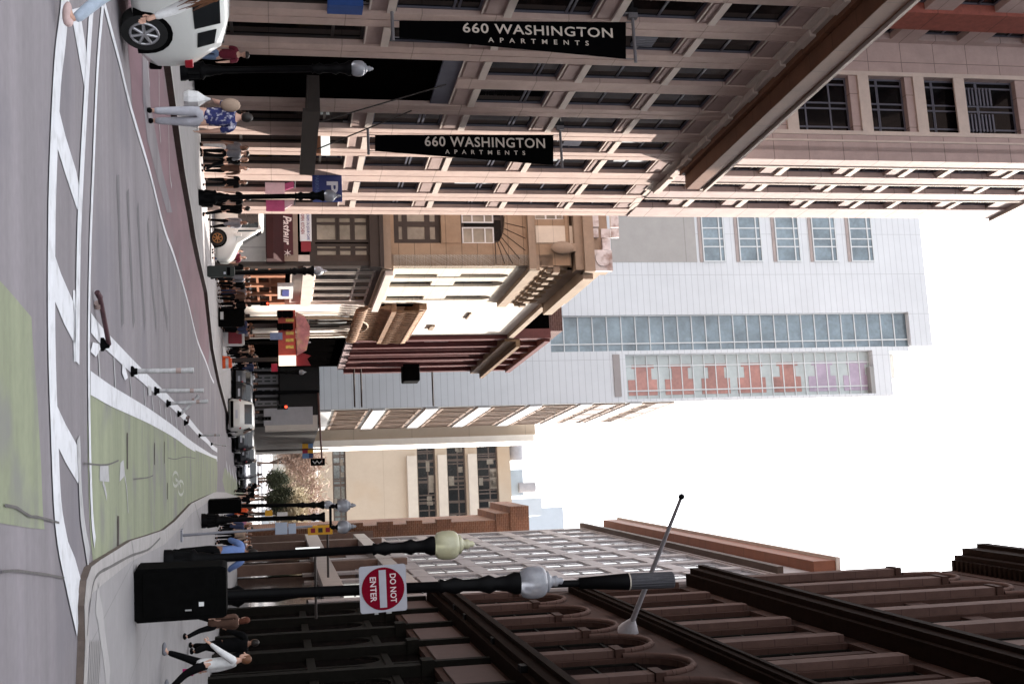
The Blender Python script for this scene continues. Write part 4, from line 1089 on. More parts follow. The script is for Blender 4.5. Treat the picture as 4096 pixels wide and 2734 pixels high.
while x < E1: dn.fb(x, x+.25, zT_-.9, zT_-.5, 0, .7); x += .5
dn.build('dentils', DCO, rr_)
# shop front of the arcade: pilasters, two window tiers, arched fanlights
for s_ in starts + [starts[0]+bay]:
    p_ = MB(); p_.fb(s_-.3, s_+.3, -1, zA_-2.6, -.6, .2); p_.fb(s_-.4, s_+.4, zA_-3.1, zA_-2.6, -.3, .38); p_.fb(s_-.2, s_+.2, zA_-2.6, zA_-.3, 0, .3)
    p_.build('shop_pilaster', DFR, rr_)
for s_ in starts:
    a, b = s_+.4, s_+bay-.4; mdl = (a+b)/2
    f = MB(); f.fb(a, b, 5.4, 5.75, -.5, -.1); f.fb(a, b, zA_-4.3, zA_-4.0, -.5, -.1); f.fb(mdl-.14, mdl+.14, -1, zA_-2.6, -.5, -.15)
    for q0_, q1_ in ((a, mdl-.14), (mdl+.14, b)): arch(f, q0_, q1_, zA_-5.6, zA_-4.3, -.5, -.15, n=8, rise=1.2)
    f = f.build('shop_window', DFR, rr_); MB().fb(a, b, -1, zA_-2.6, -.6, -.22).build('pane', glass('shop_glass', (.007,.005,.005), .07, .05, .3, .5), f)
PNK = mat('pink_frieze', (.065,.034,.03), .8, .12, 1.5)
for s_ in starts: MB().fb(s_+.6, s_+bay-.6, zA_-2.3, zA_-.4, .05, .12).build('frieze_panel', PNK, rr_)
# small black floodlights under the arches
fl = [(1455+.0,2438),(1960-20,2575),]
for X, Y in ((1830,2440),(1872,2478),(1985,2576),(2100,2690)):
    q = Rf.hit(X, Y, .6); e = empty('wall_lamp', Rf.W(q[0], q[1], 0), Rf.rz, 'small black wall lamp fixed between the dark arches', 'lamp', 'wall lamps on the arcaded building')
    b = MB(); b.fb(-.25, .25, -.2, .25, .5, .9); b.tube((0,0,0),(0,-.6,0),.05); b.build('lamp_head', BLACK, e)
# flagpole
qa = Rf.W(*Rf.hit(2512, 2524, .1), .1); dpt = qa.y
tip = None
for oo in [x*.1 for x in range(5, 160)]:
    q = Rf.hit(2512, 2524, .1)
    w_ = Rf.W(q[0]-oo*.05, q[1], .1+oo)
# solve the pole tip: seen at photo (2726,1985), about 8 m long
best = None
for k in range(400):
    dd = 10 + k*.15; w_ = at(2726, 1985, dd); l_ = (w_-qa).length; v_ = abs(l_-9.5) + (0 if (w_-qa).dot(Rf.n) > 0 else 99)
    if best is None or v_ < best[0]: best = (v_, w_)
tip = best[1]; print('flagpole', qa, tip)
e = empty('flagpole', qa, 0, 'bare grey flagpole leaning out from the dark arcaded wall over the street', 'flagpole')
b = MB(); b.tube((0,0,0), tuple(tip-qa), .13, .07, 10); b.build('pole', mat('grey_pole', (.42,.40,.42), .5, .1, 3), e)
b = MB(); b.ball(tip-qa, .13, 8); b.build('finial', BLACK, e)
d_ = (tip-qa).normalized(); b = MB(); b.tube((0,0,0), tuple(d_*.9), .5, .14, 12); b.build('socket', mat('grey_pole', (0,0,0)), e)
# ================================================================== STREET FURNITURE
def spot(X, Y, h=.15): return gp(X, Y, kh(Y))
def zh(X, Y, p):           # height above the base point of something seen at photo (X,Y), same distance
    return at(X, Y, p.y).z - p.z
def lamp_post(X, Y, Xg0, Xg1, Yg, label, gm=GLOBE, rb=.24, rp=.085, group='acorn lamp posts along the pavements', arms=None):
    p = spot(X, Y); hg = zh(Xg0, Yg, p); ht = zh(Xg1, Yg, p)
    top = at(Xg0, Yg, p.y); lean = ((top.x-p.x)/hg, 0)
    r = empty('lamp_post', p, 0, label, 'lamp post', group)
    s = hg/4.2
    prof = [(rb,0),(rb,.12),(rb*.92,.16),(rb*.85,.5),(rb*.95,.56),(rb*.6,.62),(rb*.62,.72),(rb*.42,.9),(rb*.45,.98),(rp,1.05),(rp,hg-1.0*s),(rp*1.5,hg-.98*s),(rp*1.1,hg-.92*s),(rp*1.7,hg-.8*s),(rp*1.2,hg-.7*s),(rp*1.3,hg-.5*s),(rp*1.9,hg-.38*s),(rp*1.3,hg-.3*s),(rp*1.6,hg-.16*s),(rp*2.3,hg-.06*s),(rp*2.2,hg)]
    MB().lathe(prof, (0,0,0), 18, lean=lean).build('post', BLACK, r)
    fl = MB(); fl.lathe([(rb*1.02,.2),(rb*.9,.48)], (0,0,0), 24, flute=.12); fl.build('fluted_base', BLACK, r)
    tops = [(0, hg, ht)] if not arms else arms
    for dx, h0, h1 in tops:
        g = h1-h0; gr_ = g*.36
        L0 = (lean[0]*h0+dx, 0, h0)
        b = MB(); b.lathe([(gr_*.62,0),(gr_*.88,g*.07),(gr_*.99,g*.2),(gr_,g*.36),(gr_*.95,g*.48),(gr_*.8,g*.56),(gr_*.62,g*.6)], L0, 20); gl = b.build('globe', gm, r)
        f = MB(); f.lathe([(gr_*.66,g*.6),(gr_*.66,g*.64),(gr_*.42,g*.69),(gr_*.3,g*.74),(gr_*.34,g*.79),(gr_*.34,g*.84),(gr_*.2,g*.88),(gr_*.22,g*.95),(.01,g)], L0, 16); f.build('finial', gm, r)
    return r, p, hg
lamp_post(655, 2390, 2078, 2255, 2330, 'tall black post topped by a large clear white globe, beside the no entry sign', rb=.30, rp=.10)
lamp_post(657, 2243, 1738, 1899, 2181, 'black lamp post with a yellowish globe glowing near the kerb on the right', GLOBEY, .22, .085)
lamp_post(722, 283, 1405, 1494, 273, 'black lamp post with pale globe in front of the dark garage opening', rb=.26, rp=.09)
lamp_post(795, 790, 1297, 1364, 783, 'black lamp post whose globe overlaps the blue parking sign', rb=.28, rp=.09)
lamp_post(842, 1092, 1256, 1308, 1083, 'black lamp post at the corner of the old stone building', rb=.28, rp=.11)
lamp_post(905, 1372, 1200, 1243, 1369, 'thin dark lamp post standing before the red marquee', rb=.25, rp=.08)
lamp_post(928, 1488, 1196, 1226, 1488, 'slim dark lamp post beside the dark glass podium', rb=.3, rp=.09)
lamp_post(836, 2022, 1297, 1345, 2018, 'single globe black lamp post rising behind the black litter bin', rb=.22, rp=.08)
p = spot(806, 2082); h0 = zh(1312, 2068, p)
r, p, hg = lamp_post(806, 2082, 1300, 1330, 2066, 'black lamp post with two globes on a crossarm', rb=.26, rp=.08, arms=[(-.38, zh(1350,2066,p), zh(1425,2066,p)), (.38, zh(1350,2066,p), zh(1425,2066,p))])
b = MB(); zz_ = zh(1322, 2066, p); lx = at(1322,2066,p.y).x - p.x; b.tube((lx-.38,0,zz_),(lx+.38,0,zz_),.05)
for s_ in (-.38,.38): b.lathe([(.05,0),(.09,.1),(.05,.16),(.12,zh(1350,2066,p)-zz_)], (lx+s_,0,zz_), 12)
b.build('crossarm', BLACK, r)
# ---- signal pole with drum, cabinet and sign
p = spot(700, 2372); e = empty('signal_pole', p, 0, 'thick black pole ending in a flared collar and grey ribbed drum above the globe', 'signal pole')
Xs = [(640,.16),(1050,.15),(1130,.13),(1145,.095),(2200,.075),(2318,.075)]
pts = []
def ctr(X): return at(X, 2395 - (X-640)*.038, p.y)
lean = (ctr(2690).x - ctr(1100).x)/(ctr(2690).z - ctr(1100).z)
x0 = ctr(1100).x - p.x - lean*(ctr(1100).z-p.z)
b = MB(); b.lathe([(.26,0),(.26,.2),(.2,.3),(.19,1.2),(.25,1.35),(.15,1.5),(.16,2.2),(.12,2.4),(.085,2.7),(.085,zh(2318,2330,p))], (x0,0,0), 16, lean=(lean,0)); b.build('pole', BLACK, e)
zt0, zt1, zt2 = zh(2318,2330,p), zh(2512,2322,p), zh(2692,2316,p)
b = MB(); b.lathe([(.07,zt0-.02),(.13,zt0),(.20,zt1)], (x0,0,0), 24, lean=(lean,0)); b.build('flared_collar', BLACK, e)
b = MB(); b.lathe([(.205,zt1),(.205,zt1+.03)], (x0,0,0), 24, lean=(lean,0)); b.build('pale_ring', mat('pale_ring', (.5,.45,.38), .6), e)
b = MB(); b.lathe([(.195,zt1+.03),(.195,zt2-.02),(.18,zt2)], (x0,0,0), 36, flute=.05, lean=(lean,0)); b.build('ribbed_drum', mat('weathered_grey', (.05,.05,.058), .75, .5, 3, .2, streak=(10,10,.5)), e)
b = MB()
for X in (1270, 1365, 1420, 1690): z = zh(X, 2365, p); b.lathe([(.105,z-.02),(.105,z+.02)], (x0,0,0), 16, lean=(lean,0)); b.build('strap', mat('steel_strap', (.3,.3,.3), .4, .1, 4, metal=.6), e)
pc = spot(536, 2385); e = empty('utility_cabinet', pc, 0, 'large black metal cabinet on the kerb at the foot of the tall posts', 'utility box')
wdt = abs(at(700,2492,pc.y).x - at(700,2278,pc.y).x); hc = zh(905, 2385, pc); xo = (at(700,2385,pc.y).x - pc.x)
m = MB(); m.prism([(-wdt/2,.04),(-wdt/2+.04,0),(wdt/2-.04,0),(wdt/2,.04),(wdt/2*.97,hc-.06),(wdt/2*.9,hc),(-wdt/2*.9,hc),(-wdt/2*.97,hc-.06)], 'y', 0, .55); m.build('case', BLACKM, e, .02)
m = MB(); m.fb(-wdt*.42, wdt*.42, .12, hc-.16, 0, .012); m.build('door', BLACKM, e, .005)
m = MB(); m.fb(wdt*.16, wdt*.24, hc-.38, hc-.31, .012, .02); m.build('sticker', WHITE, e)
m = MB(); m.tube((wdt*.3,-.03,hc*.55),(wdt*.3,-.03,hc*.62),.015); m.build('handle', mat('steel_strap', (0,0,0)), e)
pl_ = spot(655, 2390); sg = at(1532, 2355, pl_.y-.16); a, b2 = at(1438, 2355, pl_.y-.16), at(1626, 2355, pl_.y-.16); hs_ = b2.z-a.z
e = empty('no_entry_sign', (sg.x, sg.y, a.z), R(-1.0), 'square white DO NOT ENTER sign with a red disc strapped to the black pole', 'sign')
e.rotation_euler = (0, R(-1.6), 0)
m = MB(); rr0 = .06*hs_; q = []
for cx, cz, a0 in ((hs_/2-rr0, hs_-rr0, 0), (-hs_/2+rr0, hs_-rr0, 90), (-hs_/2+rr0, rr0, 180), (hs_/2-rr0, rr0, 270)):
    for k in range(5): t = R(a0+k*22.5); q.append((cx+rr0*math.cos(t), cz+rr0*math.sin(t)))
m.prism(q, 'y', -.005, .005); m.build('plate', mat('sign_sheet', (.36,.36,.40), .8, .05, 4, spec=.1), e)
m = MB(); m.prism([(.455*hs_*math.cos(t*math.pi/24), hs_/2+.455*hs_*math.sin(t*math.pi/24)) for t in range(48)], 'y', -.012, -.0055); m.build('red_disc', mat('no_entry_red', (.15,.002,.012), .8, .08, 4, spec=.05), e)
m = MB(); m.prism([(-.40*hs_,.42*hs_),(.40*hs_,.42*hs_),(.40*hs_,.57*hs_),(-.40*hs_,.57*hs_)], 'y', -.016, -.0125); m.build('white_bar', mat('sign_sheet', (0,0,0)), e)
fit_text('lettering', 'DO NOT', 0, .715*hs_, .62*hs_, .13*hs_, UPR, mat('sign_letter_pale', (.62,.5,.52), .5, .05, 3), e, .017, bold=.015)
fit_text('lettering', 'ENTER', 0, .29*hs_, .53*hs_, .13*hs_, UPR, mat('sign_letter_pale', (0,0,0)), e, .017, bold=.015)
m = MB(); m.box(hs_*.5,hs_*.54,-.0,.03,.3*hs_,.38*hs_); m.box(hs_*.5,hs_*.54,0,.03,.55*hs_,.66*hs_); m.build('strap', mat('steel_strap', (0,0,0)), e)
# ---- bins
def bin_(X, Y0, Y1, X1, label, col, h=.15, group=None, deco=None):
    Yc = (Y0+Y1)/2; p = spot(X, Yc, h); w_ = (Y1-Y0)/4800*p.y*1.0; hh = zh(X1, Yc, p)
    e = empty('litter_bin', p, 0, label, 'bin', group)
    m = MB(); m.prism([(-w_/2,.05),(-w_/2+.04,0),(w_/2-.04,0),(w_/2,.05),(w_/2,hh*.88),(w_*.42,hh),(-w_*.42,hh),(-w_/2,hh*.88)], 'y', 0, w_*.9); m.build('case', col, e, .015)
    m = MB(); m.fb(-w_*.36, w_*.36, hh*.72, hh*.84, 0, .02); m.build('slot', BLACKM, e)
    if deco: m = MB(); m.fb(*[d*w_ for d in deco[0:2]], deco[2]*hh, deco[3]*hh, 0, .025); m.build('label_panel', deco[4], e)
    return e
DG = mat('dark_green_bin', (.018,.024,.02), .5, .2, 3)
bin_(829, 1063, 1107, 938, 'dark green square litter bin beside the maroon shop corner', DG, deco=(.05,.25,.6,.68,PALE))
bin_(873, 1233, 1306, 977, 'wide black litter bin with a pale label, before the arched doorway', BLACKM, deco=(-.3,.1,.08,.2,WHITE))
bin_(892, 1319, 1384, 976, 'white newspaper box with a red front panel on the far pavement', WHITE, deco=(-.35,.35,.25,.9,RED))
bin_(832, 2001, 2055, 965, 'black litter bin on the right kerb below the single globe lamp', BLACKM)
bin_(800, 765, 822, 850, 'low black bin at the foot of the lamp near the parking sign', BLACKM)
# ---- cones
OR = mat('cone_orange', (.75,.10,.02), .6, .1, 3)
def cone(X, Y, X1, label):
    p = spot(X, Y, .15); h_ = zh(X1, Y, p); e = empty('traffic_cone', p, 0, label, 'cone')
    MB().lathe([(.2*h_*1.2,0),(.2*h_*1.2,.04),(.3*h_*.6,.05),(.05,h_)], (0,0,0), 14).build('cone', OR, e)
    MB().lathe([(.13*h_,.45*h_),(.1*h_,.62*h_)], (0,0,0), 14).build('stripe', WHITE, e)
cone(890, 1429, 921, 'orange traffic cone standing on the sunlit pavement')
e = empty('traffic_barrel', spot(890, 1452, .15), 0, 'short red and white barrel beside the orange cone', 'barrel')
q = e.location; MB().lathe([(.3,0),(.28,.5),(.24,.52)], (0,0,0), 14).build('drum', OR, e); MB().lathe([(.295,.18),(.29,.34)], (0,0,0), 14).build('stripe', WHITE, e)
# ---- bollards (flexible white posts on black feet)
def bollard(bx, by, tx, ty, label, lying=False, grp='flexible lane posts between road and green lane'):
    p = gp(bx, by, 0); e = empty('lane_post', p, 0, label, 'bollard', grp)
    MB().lathe([(.08,0),(.08,.03),(.05,.05),(.045,.09),(.02,.10)], (0,0,.012), 12).build('foot', BLACKM, e)
    if lying: q = gp(tx, ty, .05)
    else: q = at(tx, ty, p.y)
    v = q - p; m = MB(); a_ = Vector((0,0,.1)); rr_b = .028 if lying else .038; m.tube(a_, tuple(a_*.3+v*.9), rr_b, rr_b, 10); m.tube(tuple(a_*.3+v*.9), tuple(v), rr_b*1.2, rr_b*1.1, 10)
    m.build('post', mat('dark_fallen_post', (.06,.025,.03), .7, .3, 6) if lying else mat('grubby_white_post', (.42,.41,.41), .6, .35, 6), e)
    m = MB(); m.tube(tuple(v*.72), tuple(v*.80), .041, .041, 10); m.build('reflective_band', mat('band_grey', (.30,.22,.2), .5, .2, 5), e)
bollard(400, 1377, 388, 1168, 'nearest lane post, knocked flat with a dark shaft pointing left', True)
bollard(521, 1485, 775, 1480, 'dirty upright lane post, second from the nearest, stained near its top')
bollard(615, 1563, 815, 1561, 'clean white upright lane post, third along the buffer')
bollard(664, 1613, 832, 1604, 'thin upright lane post with a brownish shaft, fourth along the buffer')
bollard(708, 1654, 794, 1580, 'lane post leaning strongly to the left, fifth along the buffer')
bollard(735, 1690, 752, 1665, 'short broken lane post stub', True)
bollard(793, 1741, 882, 1739, 'far upright lane post beyond the broken stub')
bollard(842, 1775, 905, 1782, 'farthest upright lane post at the end of the buffer')
# ---- litter scrap, thin sign post with grey plates, yellow sign
p = spot(723, 2140); e = empty('sign_post', p, 0, 'thin grey post carrying two plain grey sign backs', 'sign post')
t = at(1250, 2103, p.y); m = MB(); m.tube((0,0,0), tuple(t-p), .035, .03, 8); m.box(-.14,.14,-.14,.14,0,.05); m.build('post', mat('galvanised', (.22,.22,.25), .5, .1, 4), e)
for (xa, xb, ya, yb) in ((1100,1150,2089,2135),(1153,1184,2092,2133)):
    c0, c1 = at(xa, ya, p.y-.05), at(xb, yb, p.y-.05); m = MB(); m.box(c0.x-p.x, c1.x-p.x, -.06, -.045, c0.z-p.z, c1.z-p.z); m.build('sign_plate', mat('plate_grey', (.30,.33,.40), .5, .06, 3), e, .01)
def hangsign(name, X0, X1, Y0, Y1, d, m_, label, th=.12, cat='sign', extra=None):
    c0, c1 = at(X0, Y0, d), at(X1, Y1, d); c = Vector(((c0.x+c1.x)/2, d, c0.z)); e = empty(name, c, 0, label, cat)
    w_ = abs(c1.x-c0.x); h_ = abs(c1.z-c0.z); MB().fb(-w_/2, w_/2, 0, h_, -th/2, th/2).build('board', m_, e, .01); 
    return e, w_, h_
YEL = mat('sign_yellow', (.62,.32,.02), .6, .08, 3)
e, w_, h_ = hangsign('shop_sign', 1231, 1330, 2102, 2134, 62, YEL, 'narrow upright yellow shop sign with dark red marks beside the brick wall')
for k in range(3): MB().fb(-w_*.25, w_*.25, h_*(.12+.3*k), h_*(.3+.3*k), .06, .08).build('red_mark', RED if k != 1 else BRZ, e)
MB().tube((w_/2,0,h_*.8),(w_/2+2.2,0,h_*.8),.06).build('bracket', BRZ, e)
e, w_, h_ = hangsign('shop_sign', 1182, 1280, 2190, 2208, 48, mat('lit_white', (0,0,0)), 'slim rounded white light sign standing upright behind the right lamp post')
MB().tube((w_/2,0,h_*.8),(w_/2+2.6,0,h_*.8),.05).build('bracket', BRZ, e)
for (X0,X1,Y0,Y1,d,m_,lab) in ((1120,1175,1960,1985,140,WHITE,'white bus shelter roof panel seen between trees'),(1060,1090,2040,2062,80,YEL,'small orange yellow board low among the right hand crowd'),(1108,1150,2048,2062,80,WHITE,'small white board between the two right hand lamp posts')):
    e, w_, h_ = hangsign('street_board', X0, X1, Y0, Y1, d, m_, lab)
    p0 = e.location; MB().tube((0,.1,-(p0.z-gz(d,.15))),(0,.1,0),.05).build('post', BRZ, e)
# ---- traffic signals, mast arm, hanging street sign
p = spot(955, 1572, .15); e = empty('signal_mast', p, 0, 'tall thin signal mast whose long arm reaches right over the far street', 'signal mast')
t0, t1 = at(1277, 1572, p.y), at(1288, 1850, p.y); m = MB(); m.lathe([(.3,0),(.25,.5),(.17,.6),(.13,t0.z-p.z)], (0,0,0), 12); m.build('pole', BLACK, e)
m = MB(); m.tube((0,0,t0.z-p.z-.1), tuple(t1-p), .10, .07, 8); m.build('arm', mat('rusty_black', (.10,.04,.03), .6, .2, 3), e)
SIG = mat('signal_black', (.012,.011,.010), .5, .2, 3); REDL = mat('red_lamp', (.8,.02,.01), .4, 0, 3, emit=((1,.05,.02), 1.2))
def signal(X0, X1, Y0, Y1, d, label, lit=True):
    c0, c1 = at(X0, Y0, d), at(X1, Y1, d); c = Vector(((c0.x+c1.x)/2, d, c0.z)); e = empty('traffic_light', c, 0, label, 'traffic light'); w_ = abs(c1.x-c0.x); h_ = abs(c1.z-c0.z)
    MB().fb(-w_/2, w_/2, 0, h_, -.2, 0).build('housing', SIG, e, .02)
    for k in range(3):
        z = h_*(.18+.32*k); b = MB(); b.tube((0,-.0,z),(0,-.06,z),min(w_,h_/3)*.36,n=12); b.build('lens', REDL if (k == 2 and lit) else BLACK, e)
        b = MB(); b.box(-w_*.36,w_*.36,-.25,0,z+h_*.13,z+h_*.15); b.build('visor', SIG, e)
    zg = gz(d, .15) - c.z; MB().tube((0,.12,zg),(0,.12,h_*.9),.09).build('pole', SIG, e)
signal(1108, 1152, 1617, 1636, 84, 'traffic light with a lit red lamp at the far crossing')
signal(1040, 1077, 1205, 1222, 70, 'small traffic light with lit red lamp before the arched doorway')
signal(1045, 1085, 1666, 1680, 95, 'dark unlit traffic light over the far street', False)
c0, c1 = at(1242, 1833, p.y), at(1300, 1860, p.y); e = empty('street_name_sign', Vector(((c0.x+c1.x)/2, p.y, c0.z)), 0, 'black oblong sign hanging from the end of the mast arm', 'sign')
w_, h_ = c1.x-c0.x, c1.z-c0.z; MB().fb(-w_/2, w_/2, 0, h_, -.05, .05).build('board', BLACKM, e, .03)
m = MB(); m.path([(-w_*.2,-.07,h_*.15),(w_*.2,-.07,h_*.3),(-w_*.2,-.07,h_*.45),(w_*.2,-.07,h_*.6),(-w_*.2,-.07,h_*.8)], .035, 5); m.build('white_mark', WHITE, e)
# ---- coloured street banner on its pole
d = 118; c0, c1 = at(1209, 1773, d), at(1253, 1831, d); pb_ = at(1010, 1803, d); pb_.z = gz(d, .15)
e = empty('street_banner', pb_, 0, 'small patchwork banner of yellow, red and blue blocks on a tall thin pole', 'banner')
m = MB(); m.tube((0,0,0),(0,0,at(1316,1803,d).z-pb_.z),.09,.06); m.build('pole', CANOPYM, e)
x0, x1, z0, z1 = c0.x-pb_.x, c1.x-pb_.x, c0.z-pb_.z, c1.z-pb_.z
BLB = mat('banner_blue', (.12,.22,.40), .7, .05, 3)
for (u0,u1,v0,v1,m_) in ((0,.33,0,.55,YEL),(0,.33,.55,1,BLB),(.33,.66,0,.5,mat('banner_red', (.30,.02,.04), .7, .05, 3)),(.33,.66,.5,1,YEL),(.66,1,0,.6,BLB),(.66,1,.6,1,mat('banner_navy', (.03,.04,.12), .7, .05, 3))):
    MB().box(x0+(x1-x0)*u0, x0+(x1-x0)*u1, -.03, .0, z0+(z1-z0)*v0, z0+(z1-z0)*v1).build('colour_block', m_, e)
# ---- red theatre marquee
d = 70.0; F2 = Facade((at(1000, 1464, d).x, d), (1, 0, 0), gz(d)-1.0); 
e = F2.root('red_marquee', 'red and orange marquee with yellow lettering blocks jutting over the far left pavement', 'marquee')
def mh(X, Y): return F2.hit(X, Y)
OM = mat('marquee_orange', (.60,.09,.06), .6, .15, 2); PKM = mat('marquee_pink', (.62,.24,.24), .7, .2, 3, stain=((.75,.55,.25), 2, .6)); DRM = mat('marquee_dark_red', (.22,.01,.015), .6, .2, 2)
a, b = mh(1112, 1240), mh(1184, 1420); MB().fb(a[0], b[0], a[1], b[1], -2, 0).build('panel', OM, e)
c = mh(1184, 1462); MB().fb(b[0], c[0]-.0, a[1], c[1], -2, .05).build('light_panel', mat('lit_cream', (.85,.78,.66), .5, .05, 2, emit=((1,.85,.65), .3)), e)
a2, b2 = mh(1185, 1290), mh(1240, 1400); m = MB(); m.prism([(a2[0]-.6,a2[1]),(b2[0]+.3,a2[1]),(b2[0],b2[1]-.2),(b2[0]-.9,b2[1]),(a2[0]+.2,b2[1]),(a2[0]-.4,b2[1]-.3)], 'y', -.2, 1.6); m.build('crown', PKM, e)
a2, b2 = mh(1186, 1402), mh(1244, 1462); m = MB(); m.prism([(a2[0],a2[1]),(b2[0],a2[1]),(b2[0],b2[1]),(b2[0]-.4,b2[1]-.2),(a2[0]+.3,b2[1])], 'y', .2, 1.8); m.build('side_crown', DRM, e)
for k in range(2):
    q0, q1 = mh(1102, 1243+50*k), mh(1168, 1268+50*k)
    for j in range(3): z = q0[1] + (q1[1]-q0[1])*(.08+j*.33); m = MB(); m.prism([(q0[0], z),(q1[0], z),(q1[0]+.05, z+.15),(q1[0], z+.3),(q0[0], z+.3)], 'y', -.5, -.02); m.build('scalloped_shade', BLACKM, e)
for Yc in (1278, 1330, 1358, 1385):
    q0, q1 = mh(1143, Yc-4), mh(1175, Yc+8); m = MB(); m.fb(q0[0], q1[0], q0[1], q1[1], 0, .04); m.build('yellow_lettering', mat('glow_yellow', (.85,.58,.12), .5, .3, 8), e)
q0, q1 = mh(1080, 1330), mh(1130, 1358); MB().fb(q0[0], q1[0], q0[1], q1[1], 0, .3).build('blue_panel', mat('marquee_blue', (.22,.28,.45), .6, .15, 4), e)
q0, q1 = mh(1085, 1455), mh(1110, 1485); MB().fb(q0[0], q1[0], q0[1], q1[1], -1, .2).build('red_end_panel', mat('marquee_crimson', (.42,.01,.04), .6, .1, 3), e)
q0, q1 = mh(1000, 1235), mh(1112, 1462)
for i, (Y, mm) in enumerate(((1300,BRZ),(1440,BRZ))):
    q = mh(1005, Y); MB().fb(q[0]-.12, q[0]+.12, q[1]-2, q1[1], -2.1, -1.9).build('entrance_post', mm, e)
# ================================================================== VEHICLES
CW = mat('car_white', (.72,.73,.70), .25, .03, 2, coat=.6); CD = mat('car_dark', (.02,.022,.028), .25, .1, 2, coat=.6); CS = mat('car_silver', (.14,.15,.17), .3, .05, 2, coat=.5, metal=.4)
TYRE = mat('tyre', (.014,.014,.014), .85, .2, 8); RIM = mat('rim_silver', (.48,.48,.50), .3, .08, 4, metal=.7); CG = glass('car_glass', (.015,.018,.02), .05, .01, .6, .2)
RL = mat('tail_red', (.30,.01,.02), .3, .05, 3)
def car(loc, rz, paint, label, L_=4.3, W_=1.75, H_=1.48, cat='car', group=None, kind='hatch', rim=RIM):
    e = empty('parked_car' if kind != 'van' else 'delivery_van', loc, rz, label, cat, group)
    w = W_/2; gc = .18
    if kind == 'hatch':   # x forward; stations: x, half width, z bottom, z shoulder, roof z, roof half width
        st = [(-L_/2,.70,.45,.72,.86,.60),(-L_/2+.10,.84,.30,.86,1.04,.66),(-L_/2+.42,.96,gc,.93,H_*.93,.66),(-L_/2+.85,1,gc,.95,H_*.985,.70),(-.2,1,gc,.93,H_,.72),(.45,1,gc,.92,H_*.96,.70),(L_/2-1.25,.99,gc,.90,.98,.78),(L_/2-.6,.95,gc,.80,.86,.74),(L_/2-.15,.84,.25,.66,.72,.62),(L_/2,.68,.38,.55,.58,.5)]
        gl0, gl1 = 2, 6
    elif kind == 'van':
        st = [(-L_/2,.94,.35,1.1,H_*.96,.86),(-L_/2+.15,1,.25,1.15,H_,.9),(0,1,.25,1.15,H_,.9),(L_/2-1.5,1,.25,1.15,H_*.99,.88),(L_/2-.85,.99,.25,1.15,1.35,.82),(L_/2-.2,.92,.28,.95,1.05,.75),(L_/2,.82,.4,.75,.8,.66)]
        gl0, gl1 = 2, 4
    v = []; f = []; mi = []
    for (x, hw, zb, zs, zr, rw) in st:
        hw *= w; rw *= W_/2
        for s_ in ((hw*.9, zb), (hw, zb+.14), (hw*1.0, (zb+zs)/2+.05), (hw*.965, zs), (rw+.04, zr-.05), (rw*.75, zr)):
            v.append((x, s_[0], s_[1]))
        for s_ in ((rw*.75, zr), (rw+.04, zr-.05), (hw*.965, zs), (hw, (zb+zs)/2+.05), (hw, zb+.14), (hw*.9, zb)):
            v.append((x, -s_[0], s_[1]))
    n = 12
    m = MB()
    for k in range(len(st)-1):
        for i in range(n):
            m.add([v[k*n+i], v[k*n+(i+1) % n], v[(k+1)*n+(i+1) % n], v[(k+1)*n+i]], [(0,1,2,3)], 0, True)
    m.add(v[:n], [tuple(range(n))], 0); m.add(v[-n:], [tuple(range(n-1,-1,-1))], 0)
    bo = m.build('body', paint, e)
    bm = bmesh.new(); bm.from_mesh(bo.data); bmesh.ops.remove_doubles(bm, verts=bm.verts, dist=.0005); bmesh.ops.recalc_face_normals(bm, faces=bm.faces); bm.to_mesh(bo.data); bm.free()
    # glass panels set a little proud
    def panel(name, k0, k1, side, t0=0.12, t1=.86, u0=.06, u1=.94):
        A = []
        for (k, u) in ((k0, u0), (k1, u1)):
            a = Vector(v[k*n+3 if side > 0 else k*n+8]); b_ = Vector(v[k*n+4 if side > 0 else k*n+7])
            A.append((a, b_))
        (a0, b0), (a1, b1) = A
        def P(u, t): lo = a0.lerp(a1, u); hi = b0.lerp(b1, u); q = lo.lerp(hi, t); return (q.x, q.y + side*.012, q.z)
        m = MB(); m.add([P(u0,t0),P(u1,t0),P(u1,t1),P(u0,t1)], [(0,1,2,3)]); m.build(name, CG, e)
    for s_ in (1, -1):
        for k in range(gl0, gl1):
            if kind == 'hatch' and k == gl0: panel('window', k, k+1, s_, .2, .75, .25, .95)
            else: panel('window', k, k+1, s_)
    def cross(name, k0, k1, t0, t1):
        A0, A1 = st[k0], st[k1]; m = MB(); 
        def P(t, sgn): x = A0[0]+(A1[0]-A0[0])*t; z = A0[4]+(A1[4]-A0[4])*t; r_ = (A0[5]+(A1[5]-A0[5])*t)*W_/2*.9; return (x, sgn*r_, z+.02)
        m.add([P(t0,-1),P(t0,1),P(t1,1),P(t1,-1)], [(0,1,2,3)]); m.build(name, CG, e)
    if kind == 'hatch': cross('windscreen', 5, 6, .08, .9); cross('rear_window', 1, 2, .15, .92)
    else: cross('windscreen', 3, 4, .1, .9)
    ax = (L_*.30, -L_*.30); rw_ = .32 if kind == 'hatch' else .36
